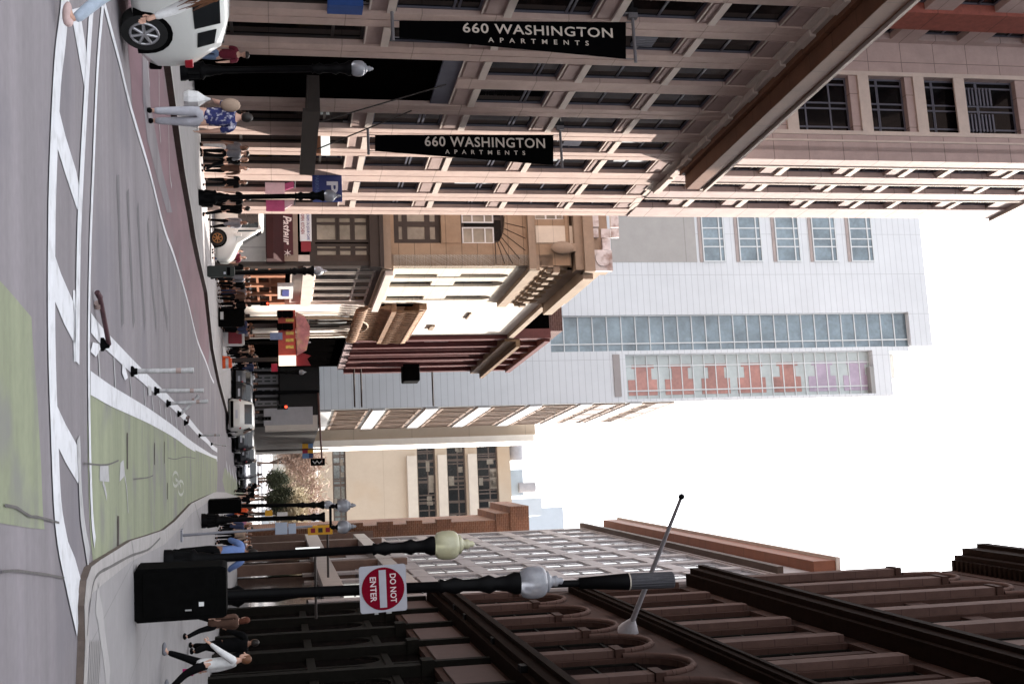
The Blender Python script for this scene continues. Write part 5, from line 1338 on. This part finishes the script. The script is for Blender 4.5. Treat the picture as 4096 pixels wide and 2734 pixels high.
    for x in ax:
        for s_ in (1, -1):
            m = MB(); m.tube((x, s_*(w-.2), rw_), (x, s_*(w+.01), rw_), rw_, n=24); wh = m.build('tyre', TYRE, e)
            m = MB(); m.tube((x, s_*(w-.02), rw_), (x, s_*(w+.02), rw_), rw_*.62, n=20); m.build('rim', TYRE, wh)
            m = MB()
            for k in range(7): t = k*2*math.pi/7; m.tube((x, s_*(w+.025), rw_), (x+rw_*.56*math.cos(t), s_*(w+.03), rw_+rw_*.56*math.sin(t)), .028, .022, 6)
            m.lathe([(rw_*.64,0),(rw_*.64,.0)], (x,0,0), 4) if False else None
            pts = [(x+rw_*.6*math.cos(t*math.pi/10), s_*(w+.022), rw_+rw_*.6*math.sin(t*math.pi/10)) for t in range(21)]; m.path(pts, .02, 5)
            m.build('spokes', rim, wh)
            m = MB(); m.prism([(x+(rw_+.07)*math.cos(t*math.pi/10), rw_+(rw_+.07)*math.sin(t*math.pi/10)) for t in range(11)]+[(x-rw_-.07,.2),(x+rw_+.07,.2)], 'y', s_*(w-.22), s_*(w+.004)); m.build('wheel_arch', BLACKM, e)
    for s_ in (1, -1):
        m = MB(); m.box(-L_/2+.10, -L_/2+.26, s_*(w*.66), s_*(w*.88), .82, .94 if kind == 'hatch' else 1.2); m.build('tail_light', RL, e, .02)
        m = MB(); m.box(L_/2-.28, L_/2-.1, s_*(w*.5), s_*(w*.84), .58, .72); m.build('headlight', PALE, e, .02)
        m = MB(); m.box(L_*.13, L_*.13+.14, s_*(w), s_*(w+.16), .93, 1.06) if kind == 'hatch' else m.box(L_/2-1.3, L_/2-1.15, s_*w, s_*(w+.2), 1.15, 1.45); m.build('mirror', paint, e, .02)
    m = MB(); m.box(-L_/2-.02, -L_/2+.05, -w*.8, w*.8, .3, .48); m.box(L_/2-.08, L_/2+.0, -w*.6, w*.6, .3, .45); m.build('bumper', BLACKM, e, .02)
    m = MB(); m.box(-L_/2-.03, -L_/2+.02, -.26, .26, .6, .74); m.build('number_plate', PALE, e)
    return e
# white hatchback at the left edge, coming towards us; its left rear wheel is seen
hd = R(-90-33)     # heading of the car (x forward axis)
pw_ = gp(478, 128, 0); fx, fy = math.cos(hd), math.sin(hd); L_ = 4.3; W_ = 1.75
lx_, ly_ = -fy, fx      # left side direction
pw_c = Vector((pw_.x, pw_.y, 0)) - Vector((lx_, ly_, 0))*(W_/2) + Vector((fx, fy, 0))*(L_*.30)
car((pw_c.x, pw_c.y, gz(pw_c.y)), hd, CW, 'white hatchback with its rear wheel showing, cut off by the photo edge', L_, W_, 1.5)
p = at(900, 955, 57.0); car((p.x-1.65, 57.9, gz(57.9,.15)), R(0), CW, 'white delivery van with a purple stripe waiting at the side street', 5.4, 2.0, 2.45, 'van', kind='van', rim=mat('ochre_hub', (.35,.16,.05), .6, .2, 4))
p = gp(903, 1680, 0); car((p.x, p.y+2.0, gz(p.y)), R(80), CW, 'white car driving away down the middle of the far street', 4.4, 2.1, 1.75, group='vehicles in the far street')
for (X, Y, rz, pt, lab) in ((925,1590,80,CD,'black car parked by the far left kerb beside the podium'),(935,1765,84,CD,'dark car just right of the white car in the far street'),(945,1820,82,CD,'black car in the middle of the far traffic queue'),(955,1880,262,CS,'dark grey car facing this way at the end of the street'),(958,1925,262,CD,'black car nearest the right kerb at the end of the street'),(925,1540,80,CS,'dark grey car parked under the far lamp post')):
    p = gp(X-8, Y, 0); car((p.x, p.y+1.5, gz(p.y)), R(rz), pt, lab, 4.3, 1.8, 1.55, group='vehicles in the far street')
# ================================================================== TREES
BARK = mat('bark', (.12,.09,.075), .9, .2, 4, .2)
TW = mat('bare_twigs', (.30,.22,.18), .9, .25, .6); TWG = mat('budding_twigs', (.36,.31,.22), .9, .25, .6); EV = mat('evergreen_needles', (.03,.038,.02), .9, .35, 1.2)
def tree(x, y, h_, cr, m_, label, seed, trunk=.3, n=900, leaf=.22, low=.3, grp='trees at the end of the street'):
    random.seed(seed); z0 = gz(y, .1); e = empty('street_tree', (x, y, z0), 0, label, 'tree', grp)
    t = MB(); t.tube((0,0,0),(random.uniform(-.2,.2),0,h_*.45),trunk*.5,trunk*.3,8); tips = []
    for k in range(9):
        a = random.uniform(0,6.28); r_ = cr*random.uniform(.4,.8); z = h_*random.uniform(.55,.9)
        p0 = Vector((0,0,h_*random.uniform(.25,.45))); p1 = Vector((r_*.5*math.cos(a), r_*.5*math.sin(a), (p0.z+z)/2)); p2 = Vector((r_*math.cos(a), r_*math.sin(a), z))
        t.tube(p0,p1,trunk*.22,trunk*.12,6); t.tube(p1,p2,trunk*.12,trunk*.04,5); tips += [p1.lerp(p2,.5), p2]
    t.build('trunk', BARK, e)
    c = MB()
    for k in range(n):
        b = random.choice(tips); q = b + Vector((random.gauss(0,cr*.25), random.gauss(0,cr*.25), random.gauss(0,h_*.09)))
        if q.z < h_*low: continue
        d_ = Vector((random.uniform(-1,1), random.uniform(-1,1), random.uniform(-.3,1))).normalized(); s_ = d_.cross(Vector((random.uniform(-1,1),random.uniform(-1,1),.3))).normalized()*leaf*.22
        l_ = leaf*random.uniform(1,3.4); c.add([q-s_, q+s_, q+d_*l_+s_*.3, q+d_*l_-s_*.3], [(0,1,2,3)])
    c.build('crown', m_, e); return e
for i, (X, Y, d, h_, cr, m_, lab) in enumerate(((1010,1850,150,8.2,2.8,TW,'bare brownish tree left of the hanging black sign'),(1010,1915,158,8.6,3.0,TWG,'tall pale budding tree in the middle of the street end'),(1010,1985,150,8.0,2.8,TW,'bare pinkish tree beside the right hand lamp posts'),(1010,2050,140,7.0,2.6,TWG,'bare tree partly hidden behind the twin globe lamp'))):
    q = at(X, Y, d); tree(q.x, d, h_, cr, m_, lab, 20+i, n=4600, leaf=.26, low=.2)
q = at(1010, 1925, 142); tree(q.x, 142, 4.0, 1.2, EV, 'small dark evergreen in front of the pale budding tree', 41, n=3000, leaf=.2, low=.1)
q = at(1010, 2000, 138); tree(q.x, 138, 4.6, 1.4, EV, 'dark evergreen low behind the right lamp posts', 43, n=3000, leaf=.2, low=.1)
# ================================================================== PEOPLE
SKIN = mat('skin_light', (.55,.33,.25), .6, .05, 6); SKIND = mat('skin_brown', (.20,.10,.065), .6, .05, 6)
def skin_mesh(key, verts, edges, radii, sub=1, root=0):
    """one smooth tapering surface grown over a jointed skeleton"""
    me = bpy.data.meshes.new(key); me.from_pydata(verts, edges, [])
    o = bpy.data.objects.new(key, me); COL.objects.link(o)
    sk = o.modifiers.new('skin', 'SKIN'); sk.use_smooth_shade = True
    for i, v in enumerate(me.skin_vertices[0].data if me.skin_vertices else []): pass
    if not me.skin_vertices:
        bm = bmesh.new(); bm.from_mesh(me); bm.verts.layers.skin.verify(); bm.to_mesh(me); bm.free()
    for i, v in enumerate(me.skin_vertices[0].data):
        v.radius = radii[i] if isinstance(radii[i], tuple) else (radii[i], radii[i]); v.use_root = (i == root)
    if sub: s_ = o.modifiers.new('sub', 'SUBSURF'); s_.levels = sub; s_.render_levels = sub
    bpy.context.view_layer.update()
    m2 = bpy.data.meshes.new_from_object(o.evaluated_get(bpy.context.evaluated_depsgraph_get()))
    bpy.data.objects.remove(o); m2.polygons.foreach_set('use_smooth', [True]*len(m2.polygons))
    return m2
def rotx(v, a):   # swing forward (towards +y) by angle a about x, for vectors hanging down
    c, s_ = math.cos(a), math.sin(a); return Vector((v.x, v.y*c - v.z*s_, v.y*s_ + v.z*c))
POSES = {
 # thigh R, knee R, thigh L, knee L, arm R(fwd, out, elbow), arm L, lean
 'walk':   (24, -6, -20, -22, (-22, 6, 15), (24, 6, 22), 4),
 'walk2':  (-20, -20, 26, -4, (22, 8, 30), (-20, 7, 12), 5),
 'stand':  (2, 0, -2, -2, (4, 8, 12), (2, 8, 14), 1),
 'phone':  (3, 0, -3, -3, (28, 8, 95), (4, 10, 20), 6),
 'carry':  (10, -4, -8, -8, (8, 10, 10), (20, 14, 60), 3),
 'stride': (30, -4, -28, -18, (-30, 16, 8), (30, 10, 35), 7),
 'reach':  (4, 0, -4, -4, (34, 22, 50), (40, 18, 40), 24),
 'out':    (24, -4, -24, -18, (-14, 10, 10), (34, 16, 6), 3),
}
PCACHE = {}
def pose_parts(pose, build=1.0):
    k = (pose, build)
    if k in PCACHE: return PCACHE[k]
    tR, kR, tL, kL, aR, aL, lean = POSES[pose]; ln = R(lean)
    def up_(x, y, z): z2 = z-.95; return Vector((x, y + math.sin(ln)*z2, .95 + math.cos(ln)*z2))
    pel = Vector((0,0,.95)); wst = up_(0,.0,1.09); che = up_(0,.012,1.29); nb = up_(0,0,1.44); nk = up_(0,.012,1.52); hd_ = up_(0,.03,1.60)
    def leg(sx, t, k_):
        h = Vector((sx*.09,0,.90)); kn = h + rotx(Vector((0,0,-.43)), -R(t)*-1) if False else h + Vector((0, .43*math.sin(R(t)), -.43*math.cos(R(t))))
        t2 = R(t + k_); an = kn + Vector((0, .42*math.sin(t2), -.42*math.cos(t2))); to = an + Vector((sx*.015, .15*math.cos(t2*.6), -.045 + .12*math.sin(t2*.6)*0)); return h, kn, an, to
    hR, knR, anR, toR = leg(1, tR, kR); hL, knL, anL, toL = leg(-1, tL, kL)
    drop = min(anR.z, anL.z) - .075
    def arm(sx, a):
        f_, o_, e_ = (R(v) for v in a); sh = up_(sx*.175*build, 0, 1.40)
        d1 = Vector((sx*math.sin(o_), math.sin(f_)*math.cos(o_), -math.cos(f_)*math.cos(o_))); el = sh + d1*.29
        f2 = f_ + e_; d2 = Vector((sx*math.sin(o_)*.4, math.sin(f2), -math.cos(f2))).normalized(); wr = el + d2*.25; hn = wr + d2*.08; return sh, el, wr, hn, d2
    shR, elR, wrR, hnR, dR2 = arm(1, aR); shL, elL, wrL, hnL, dL2 = arm(-1, aL)
    B = build
    V = [pel,wst,che,nb,nk,hd_, hR,knR,anR,toR, hL,knL,anL,toL, shR,elR,wrR,hnR, shL,elL,wrL,hnL]
    E = [(0,1),(1,2),(2,3),(3,4),(4,5),(0,6),(6,7),(7,8),(8,9),(0,10),(10,11),(11,12),(12,13),(3,14),(14,15),(15,16),(16,17),(3,18),(18,19),(19,20),(20,21)]
    Rr = [(.135*B,.10*B),(.12*B,.09*B),(.145*B,.10*B),(.075,.065),.052,.06, .085*B,.058*B,.038,.032, .085*B,.058*B,.038,.032, .052*B,.040*B,.026,(.036,.02), .052*B,.040*B,.026,(.036,.02)]
    sh_ = Vector((0,0,-drop)); V = [v+sh_ for v in V]
    body = skin_mesh('body', V, E, Rr)
    # head with nose, ears, jaw; fingers
    m = MB(); hc = V[5] + Vector((0,.012,.045)); m.ball(hc, .1, 12, sc=(.76,.93,1.16)); m.ball(hc+Vector((0,.035,-.065)), .06, 8, sc=(.85,.9,.8)); m.tube(hc+Vector((0,.085,.012)), hc+Vector((0,.118,-.02)), .009,.017,6)
    for s_ in (1,-1): m.ball(hc+Vector((s_*.077,-.004,-.005)), .022, 6, sc=(.4,.8,1.3))
    m.ball(hc+Vector((0,.088,-.055)), .02, 6, 2, sc=(1.3,.4,.4))
    for s_ in (1,-1): m.ball(hc+Vector((s_*.031,.082,.018)), .012, 6, 3, sc=(1.3,.5,.6))
    for (hn, d, sx) in ((V[17], dR2, 1), (V[21], dL2, -1)):
        for q, (off, ll) in enumerate(((-.026,.062),(-.009,.075),(.009,.07),(.026,.055))):
            p0 = hn + Vector((0, off, 0)); p1 = p0 + d*ll*.55; p2 = p1 + (d + Vector((-sx*.6,0,0))).normalized()*ll*.5; m.tube(p0,p1,.0095,.009,6); m.tube(p1,p2,.009,.007,6)
        p0 = hn + Vector((-sx*.01,.034,.03)); p1 = p0 + (d+Vector((0,.8,0))).normalized()*.04; m.tube(p0,p1,.011,.010,6); m.tube(p1,p1+d*.028,.010,.008,6)
    tmp = m.build('tmp', [SKIN]); hm = tmp.data; bpy.data.objects.remove(tmp)
    bm = bmesh.new(); bm.from_mesh(body)
    for f_ in bm.faces: f_.material_index = 0
    bm.from_mesh(hm); bm.to_mesh(body); bm.free(); bpy.data.meshes.remove(hm)
    # clothing grown on the same joints
    def top(long_, hem=.05, name='top'):
        vv = [V[0]+Vector((0,0,-.04-hem)), V[1], V[2], V[3]+Vector((0,0,.0)), V[14], V[15], V[18], V[19]]; ee = [(0,1),(1,2),(2,3),(3,4),(4,5),(3,6),(6,7)]
        rr = [(.165*B,.13*B),(.15*B,.115*B),(.17*B,.125*B),(.09,.08),.078*B,.058*B,.078*B,.058*B]
        if long_: vv += [V[16], V[20]]; ee += [(5,8),(7,9)]; rr += [.04,.04]
        else: vv[5] = V[14].lerp(V[15],.75); vv[7] = V[18].lerp(V[19],.75)
        return skin_mesh(name, vv, ee, rr)
    tr = skin_mesh('trousers', [V[0]+Vector((0,0,.06)), V[0], V[6], V[7], V[8]+Vector((0,0,.02)), V[10], V[11], V[12]+Vector((0,0,.02))], [(0,1),(1,2),(2,3),(3,4),(1,5),(5,6),(6,7)], [(.145*B,.11*B),(.155*B,.12*B),.105*B,.072*B,.055*B,.105*B,.072*B,.055*B])
    sm = MB()
    for an, to in ((V[8],V[9]),(V[12],V[13])):
        c = (an+to)/2 + Vector((0,.0,-.02)); sm.ball(c, .1, 8, sc=(.46,1.35,.45)); sm.ball(an+Vector((0,-.02,-.03)), .05, 8, sc=(.9,1,.9))
    tmp = sm.build('tmp', [SKIN]); shoes = tmp.data; bpy.data.objects.remove(tmp)
    def hairm(kind):
        h = MB(); h.ball(hc+Vector((0,-.02,.022)), .102, 12, sc=(.86,.95,1.08))
        if kind == 'long': h.ball(hc+Vector((0,-.062,-.08)), .1, 10, sc=(.85,.55,1.6)); h.ball(hc+Vector((0,-.07,-.22)), .09, 10, sc=(.9,.45,1.2))
        if kind == 'cap': h = MB(); h.lathe([(.098,0),(.1,.04),(.085,.085),(.03,.11)], hc+Vector((0,-.005,.03)), 14); h.box(hc.x-.06, hc.x+.06, hc.y+.07, hc.y+.17, hc.z+.03, hc.z+.042)
        tmp = h.build('tmp', [SKIN]); d = tmp.data; bpy.data.objects.remove(tmp); return d
    PCACHE[k] = dict(body=body, short=top(False), long=top(True), coat=top(True, .24), trousers=tr, shoes=shoes, hair={n: hairm(n) for n in ('short','long','cap')}, V=V, hc=hc)
    return PCACHE[k]
BLK = mat('cloth_black', (.004,.004,.0045), .95, .3, 6, spec=.08); HBK = mat('hair_dark', (.015,.010,.008), .6, .3, 20); HBR = mat('hair_brown', (.13,.05,.02), .6, .35, 14, streak=(12,12,2))
LIP = mat('lips', (.28,.09,.08), .6); EYE = mat('eye_dark', (.02,.015,.012), .3)
def cloth(name, c, **k): return mat('cloth_'+name, c, .88, .12, 8, .1, **k)
WHT = cloth('white', (.66,.66,.66)); NVY = cloth('navy', (.03,.04,.09)); GRY = cloth('grey', (.16,.16,.18)); JEAN = cloth('jeans', (.13,.19,.30)); LJ = cloth('pale_jeans', (.36,.42,.50))
PNK2 = cloth('dusty_pink', (.45,.16,.25)); MRN = cloth('maroon', (.11,.008,.02)); BLS = cloth('blue', (.13,.20,.42)); TAN = cloth('tan', (.33,.24,.18)); BRN2 = cloth('brown', (.09,.045,.03))
def person(X, Y, hd, label, pose='walk', h=1.72, top=None, legs=None, hair=None, hk='short', kind='short', skin=None, shoes=None, lift=.15, build=1.0, group=None, loc=None):
    p = loc if loc is not None else gp(X, Y, min(lift, kh(Y))); s_ = h/1.74
    P = pose_parts(pose, build); e = empty('person', p, R(hd), label, 'person', group); e.scale = (s_, s_, s_)
    def put(n, me, mats):
        m = me.copy(); m.materials.clear()
        for q in mats: m.materials.append(q)
        if len(mats) == 1: m.polygons.foreach_set('material_index', [0]*len(m.polygons))
        return link(n, m, e)
    put('body', P['body'], [skin or SKIN, skin or SKIN, LIP, EYE])
    put('coat' if kind == 'coat' else 'shirt', P[kind], [top or BLK]); put('trousers', P['trousers'], [legs or BLK]); put('shoes', P['shoes'], [shoes or BLK]); put('cap' if hk == 'cap' else 'hair', P['hair'][hk], [hair or HBK])
    e['_'] = 0; del e['_']
    return e, P
FLOWER = mat('blue_floral_shirt', (.025,.03,.12), .9, .3, 10, 0, stain=((.62,.60,.68), 13.0, 1.0))
# near people
e, P = person(590, 462, 12, 'person in blue floral shirt and pale trousers carrying a white plastic bag', 'carry', 1.80, FLOWER, cloth('pale_grey', (.40,.40,.44)), HBK, 'short', 'short', lift=0, build=1.12)
V = P['V']; b = MB(); q = V[21]; b.prism([(-.02,0),(.04,0),(.16,-.30),(.18,-.46),(-.14,-.48),(-.16,-.28)], 'y', -.04, .04); 
bm_ = MB(); bm_.lathe([(.015,0),(.06,-.1),(.15,-.22),(.17,-.38),(.13,-.46),(.02,-.47)], q+Vector((0,0,-.04)), 10, flute=.1)
ob = bm_.build('tmp', WHT)
def own(name, mb, m, root, label, cat, s=1.0):
    o = mb.build(name, m); o.matrix_world = Matrix.LocRotScale(root.location, root.rotation_euler.to_quaternion(), Vector((s,s,s))); tag(o, label, cat); return o
bpy.data.objects.remove(ob)
own('plastic_bag', bm_, WHT, e, 'crumpled white plastic shopping bag held low by the person in floral shirt', 'bag', 1.8/1.74)
bp_ = MB(); c = (P['V'][2]+P['V'][3])/2; bp_.ball(c+Vector((-.21,-.10,.03)), .15, 10, sc=(.8,.7,1.15)); own('backpack', bp_, TAN, e, 'tan rucksack on the back of the person in floral shirt', 'backpack', 1.8/1.74)
e, P = person(744, 212, -165, 'person in dark red shirt and black and denim trousers walking on the left pavement', 'walk', 1.74, MRN, JEAN, HBK, 'cap')
b = MB(); b.lathe([(.01,0),(.08,-.05),(.17,-.2),(.15,-.34),(.02,-.36)], P['V'][17]+Vector((0,0,-.03)), 10); own('hand_bag', b, cloth('crimson', (.20,.01,.02)), e, 'dark red bag hanging beside the person in dark red shirt', 'bag')
# walker cut by the frame edge at far left, long brown hair
p = gp(228, 62, 0); e, P = person(0, 0, 70, 'person in pale jeans with long brown hair, half cut off by the photo edge', 'stride', 1.70, WHT, LJ, HBR, 'long', 'long', loc=Vector((p.x-.36, p.y+.12, gz(p.y))), shoes=cloth('pale_shoe', (.5,.36,.34)))
h_ = MB(); hc = P['hc']; random.seed(2)
for k in range(70):
    a = random.uniform(-1.2,1.2); p0 = hc+Vector((random.uniform(-.07,.07), -.06, random.uniform(-.02,.09))); p1 = p0+Vector((random.uniform(-.05,.05),-random.uniform(.08,.16),-.12)); p2 = p1+Vector((random.uniform(-.12,.12),-random.uniform(0,.14),-random.uniform(.15,.35)))
    h_.tube(p0,p1,.014,.012,5); h_.tube(p1,p2,.012,.003,5)
h_.build('hair_strands', HBR, e)
# right hand pavement
e, P = person(646, 2668, 62, 'person in loose white top and black striped leggings striding on the right pavement', 'out', 1.62, WHT, BLK, HBR, 'short', 'coat', build=1.08, shoes=GRY)
st = MB(); V = P['V']
for a, b_ in ((V[6],V[7]),(V[7],V[8])): st.tube(a+Vector((.085,0,0)) if a is V[6] else a+Vector((.066,0,0)), b_+Vector((.066 if b_ is V[7] else .05,0,0)), .008, n=5)
st.build('stripe', PALE, e)
b = MB(); b.box(-.11,.11,-.05,.05,-.36,-.16); b.path([(-.06,0,-.16),(0,0,0),(.06,0,-.16)], .010, 5); mb2 = MB(); off = V[17]
mb2.v = [tuple(Vector(v)+off) for v in b.v]; mb2.f, mb2.m, mb2.sm = b.f, b.m, b.sm
own('hand_bag', mb2, cloth('hot_pink', (.42,.02,.14)), e, 'small bright pink bag carried by the person in loose white top', 'bag', .92)
person(752, 2590, 12, 'large person all in black walking between the cabinet and the person in white', 'walk', 1.84, BLK, BLK, HBK, 'short', 'coat', SKIND, lift=.15, build=1.35)
person(728, 2500, 20, 'person with reddish brown hair half hidden behind the large black cabinet', 'walk2', 1.62, BRN2, BLK, cloth('auburn_hair', (.10,.03,.015)), 'long', 'coat')
person(692, 2222, -12, 'person in light blue shirt bending forward behind the second lamp post', 'reach', 1.78, BLS, BLK, HBK, 'short', 'long', SKIND, build=1.15)
# crowd on the left pavement and beyond
G_ = 'pedestrians on the far pavements'
crowd = [
 (800,590,170,'stand',1.70,GRY,WHT,'person in white trousers at the front of the dark garage opening'),
 (803,640,150,'walk',1.74,BLK,BLK,'person in black crouching group, left of the white shirted legs'),
 (806,672,180,'phone',1.68,BRN2,BLK,'person in dark brown looking down beside the stone pier'),
 (812,727,190,'walk2',1.72,BLK,BLK,'person in black before the pink flag doorway'),
 (806,792,5,'stand',1.75,BLK,BLK,'person all in black leaning at the lamp post base'),
 (808,830,340,'walk',1.78,BLK,BLK,'heavy dark coated person nearest the apartment corner'),
 (833,892,175,'walk',1.72,GRY,BLK,'person in grey blue jacket passing the white van'),
 (848,1003,200,'stand',1.45,PNK2,WHT,'small person in dusty pink top below the maroon shop'),
 (850,1032,170,'walk2',1.66,MRN,NVY,'person in maroon top next to the small person in pink'),
 (868,1140,10,'walk',1.74,BLK,BLK,'dark clothed person in front of the terracotta shop piers'),
 (874,1168,190,'stand',1.70,GRY,NVY,'person in grey top under the small white square sign'),
 (872,1222,5,'walk2',1.76,BLK,BLK,'tall dark person left of the wide black bin'),
 (884,1318,180,'walk',1.72,NVY,BLK,'dark blue clothed person just right of the wide black bin'),
 (900,1345,170,'phone',1.70,BRN2,GRY,'person in brown holding up a phone by the newspaper box'),
 (906,1396,185,'walk2',1.72,TAN,BLK,'person in tan jacket beneath the red marquee'),
 (908,1412,190,'walk',1.65,BLK,BLK,'black clothed person just left of the orange cone'),
 (925,1428,175,'stand',1.75,BLK,BLK,'dark standing person under the cream marquee panel'),
 (932,1455,180,'walk',1.7,NVY,BLK,'person in navy beyond the red and white barrel'),
 (940,1508,0,'walk',1.74,WHT,BLK,'person in white top near the glass podium'),
 (938,1535,180,'walk2',1.7,GRY,BLK,'grey topped person by the podium windows'),
 (935,1600,0,'stand',1.72,BLK,BLK,'dark person at the base of the signal mast'),
 (940,1650,175,'walk',1.72,MRN,BLK,'person in maroon at the far crossing'),
 (935,1962,0,'walk',1.74,BLK,BLK,'dark person at the far right kerb left of the bin'),
 (935,1985,180,'walk2',1.8,BLK,BLK,'black clothed person just beyond the right litter bin'),
 (890,2052,170,'walk',1.70,OR,NVY,'person in orange vest between the right lamp posts'),
 (880,2096,185,'walk2',1.72,PNK2,BLK,'person in pink top right of the two globe lamp'),
 (876,2120,10,'walk',1.74,BLK,GRY,'dark topped person beside the thin sign post'),
 (860,2142,175,'stand',1.72,TAN,BLK,'person in tan top below the yellow shop sign'),
 (862,2170,190,'walk',1.70,BLK,BLK,'black clothed person left of the person in light blue'),
 (890,2185,180,'walk2',1.66,WHT,NVY,'person in white top far behind the bending person in blue'),
 (850,2196,5,'phone',1.72,NVY,BLK,'navy clothed person near the slim white light sign'),
]
more = [(880,1262,5,'dark person behind the wide black bin, at its middle'),(894,1322,350,'dark walker seen over the newspaper box'),(910,1420,20,'black clothed person left of the cone'),(930,1490,200,'dark person at the marquee end, near the slim lamp post'),(960,1900,10,'dark person crossing at the end of the street'),(965,1860,190,'dark walker among the distant cars'),(955,1945,5,'dark person near the end of the right kerb'),(970,1930,190,'dark walker farthest down the street'),(856,1075,10,'person in black partly behind the dark green bin'),(862,1108,185,'black clothed person at the left terracotta pier'),(866,1124,350,'dark walker in front of the second terracotta pier'),(870,1186,10,'dark walker between the white square sign and the wide bin'),(872,1204,170,'black clothed person touching the left side of the wide bin'),
 (886,1300,15,'black clothed person behind the wide black bin'),(890,1312,185,'thin dark person just past the wide black bin'),(896,1332,10,'dark person to the left of the newspaper box'),(904,1386,190,'black clothed person right behind the newspaper box'),(912,1404,5,'dark walker under the orange marquee panel'),(918,1440,185,'black clothed person behind the red and white barrel'),(922,1472,10,'dark walker at the right end of the red marquee'),
 (934,1500,180,'black clothed person by the slim podium lamp post'),(936,1560,5,'dark person beside the signal mast'),(900,2000,180,'black clothed person behind the right litter bin'),(905,2035,5,'dark person between the two right lamp posts, farther back'),(884,2070,190,'black clothed person behind the two globe lamp post'),(870,2108,0,'dark person left of the thin sign post'),(866,2156,185,'black clothed person right of the thin sign post'),(800,612,10,'dark person next to the white trousered person')]
for k, (X, Y, hd, lab) in enumerate(more):
    crowd.append((X, Y, hd, ['walk','walk2','stand','phone'][k % 4], 1.62+.04*(k % 5), [BLK,NVY,BLK,GRY,BLK,BRN2][k % 6], BLK, lab))
random.seed(12)
for i, (X, Y, hd, ps, h, t_, l_, lab) in enumerate(crowd):
    person(X, Y, hd, lab, ps, h, t_, l_, random.choice([HBK,HBK,HBR]), random.choice(['short','short','long','cap']), random.choice(['long','coat','short']), SKIND if i % 3 == 0 else SKIN, group=G_)
for o in list(bpy.data.objects):
    if o.users == 0: bpy.data.objects.remove(o)
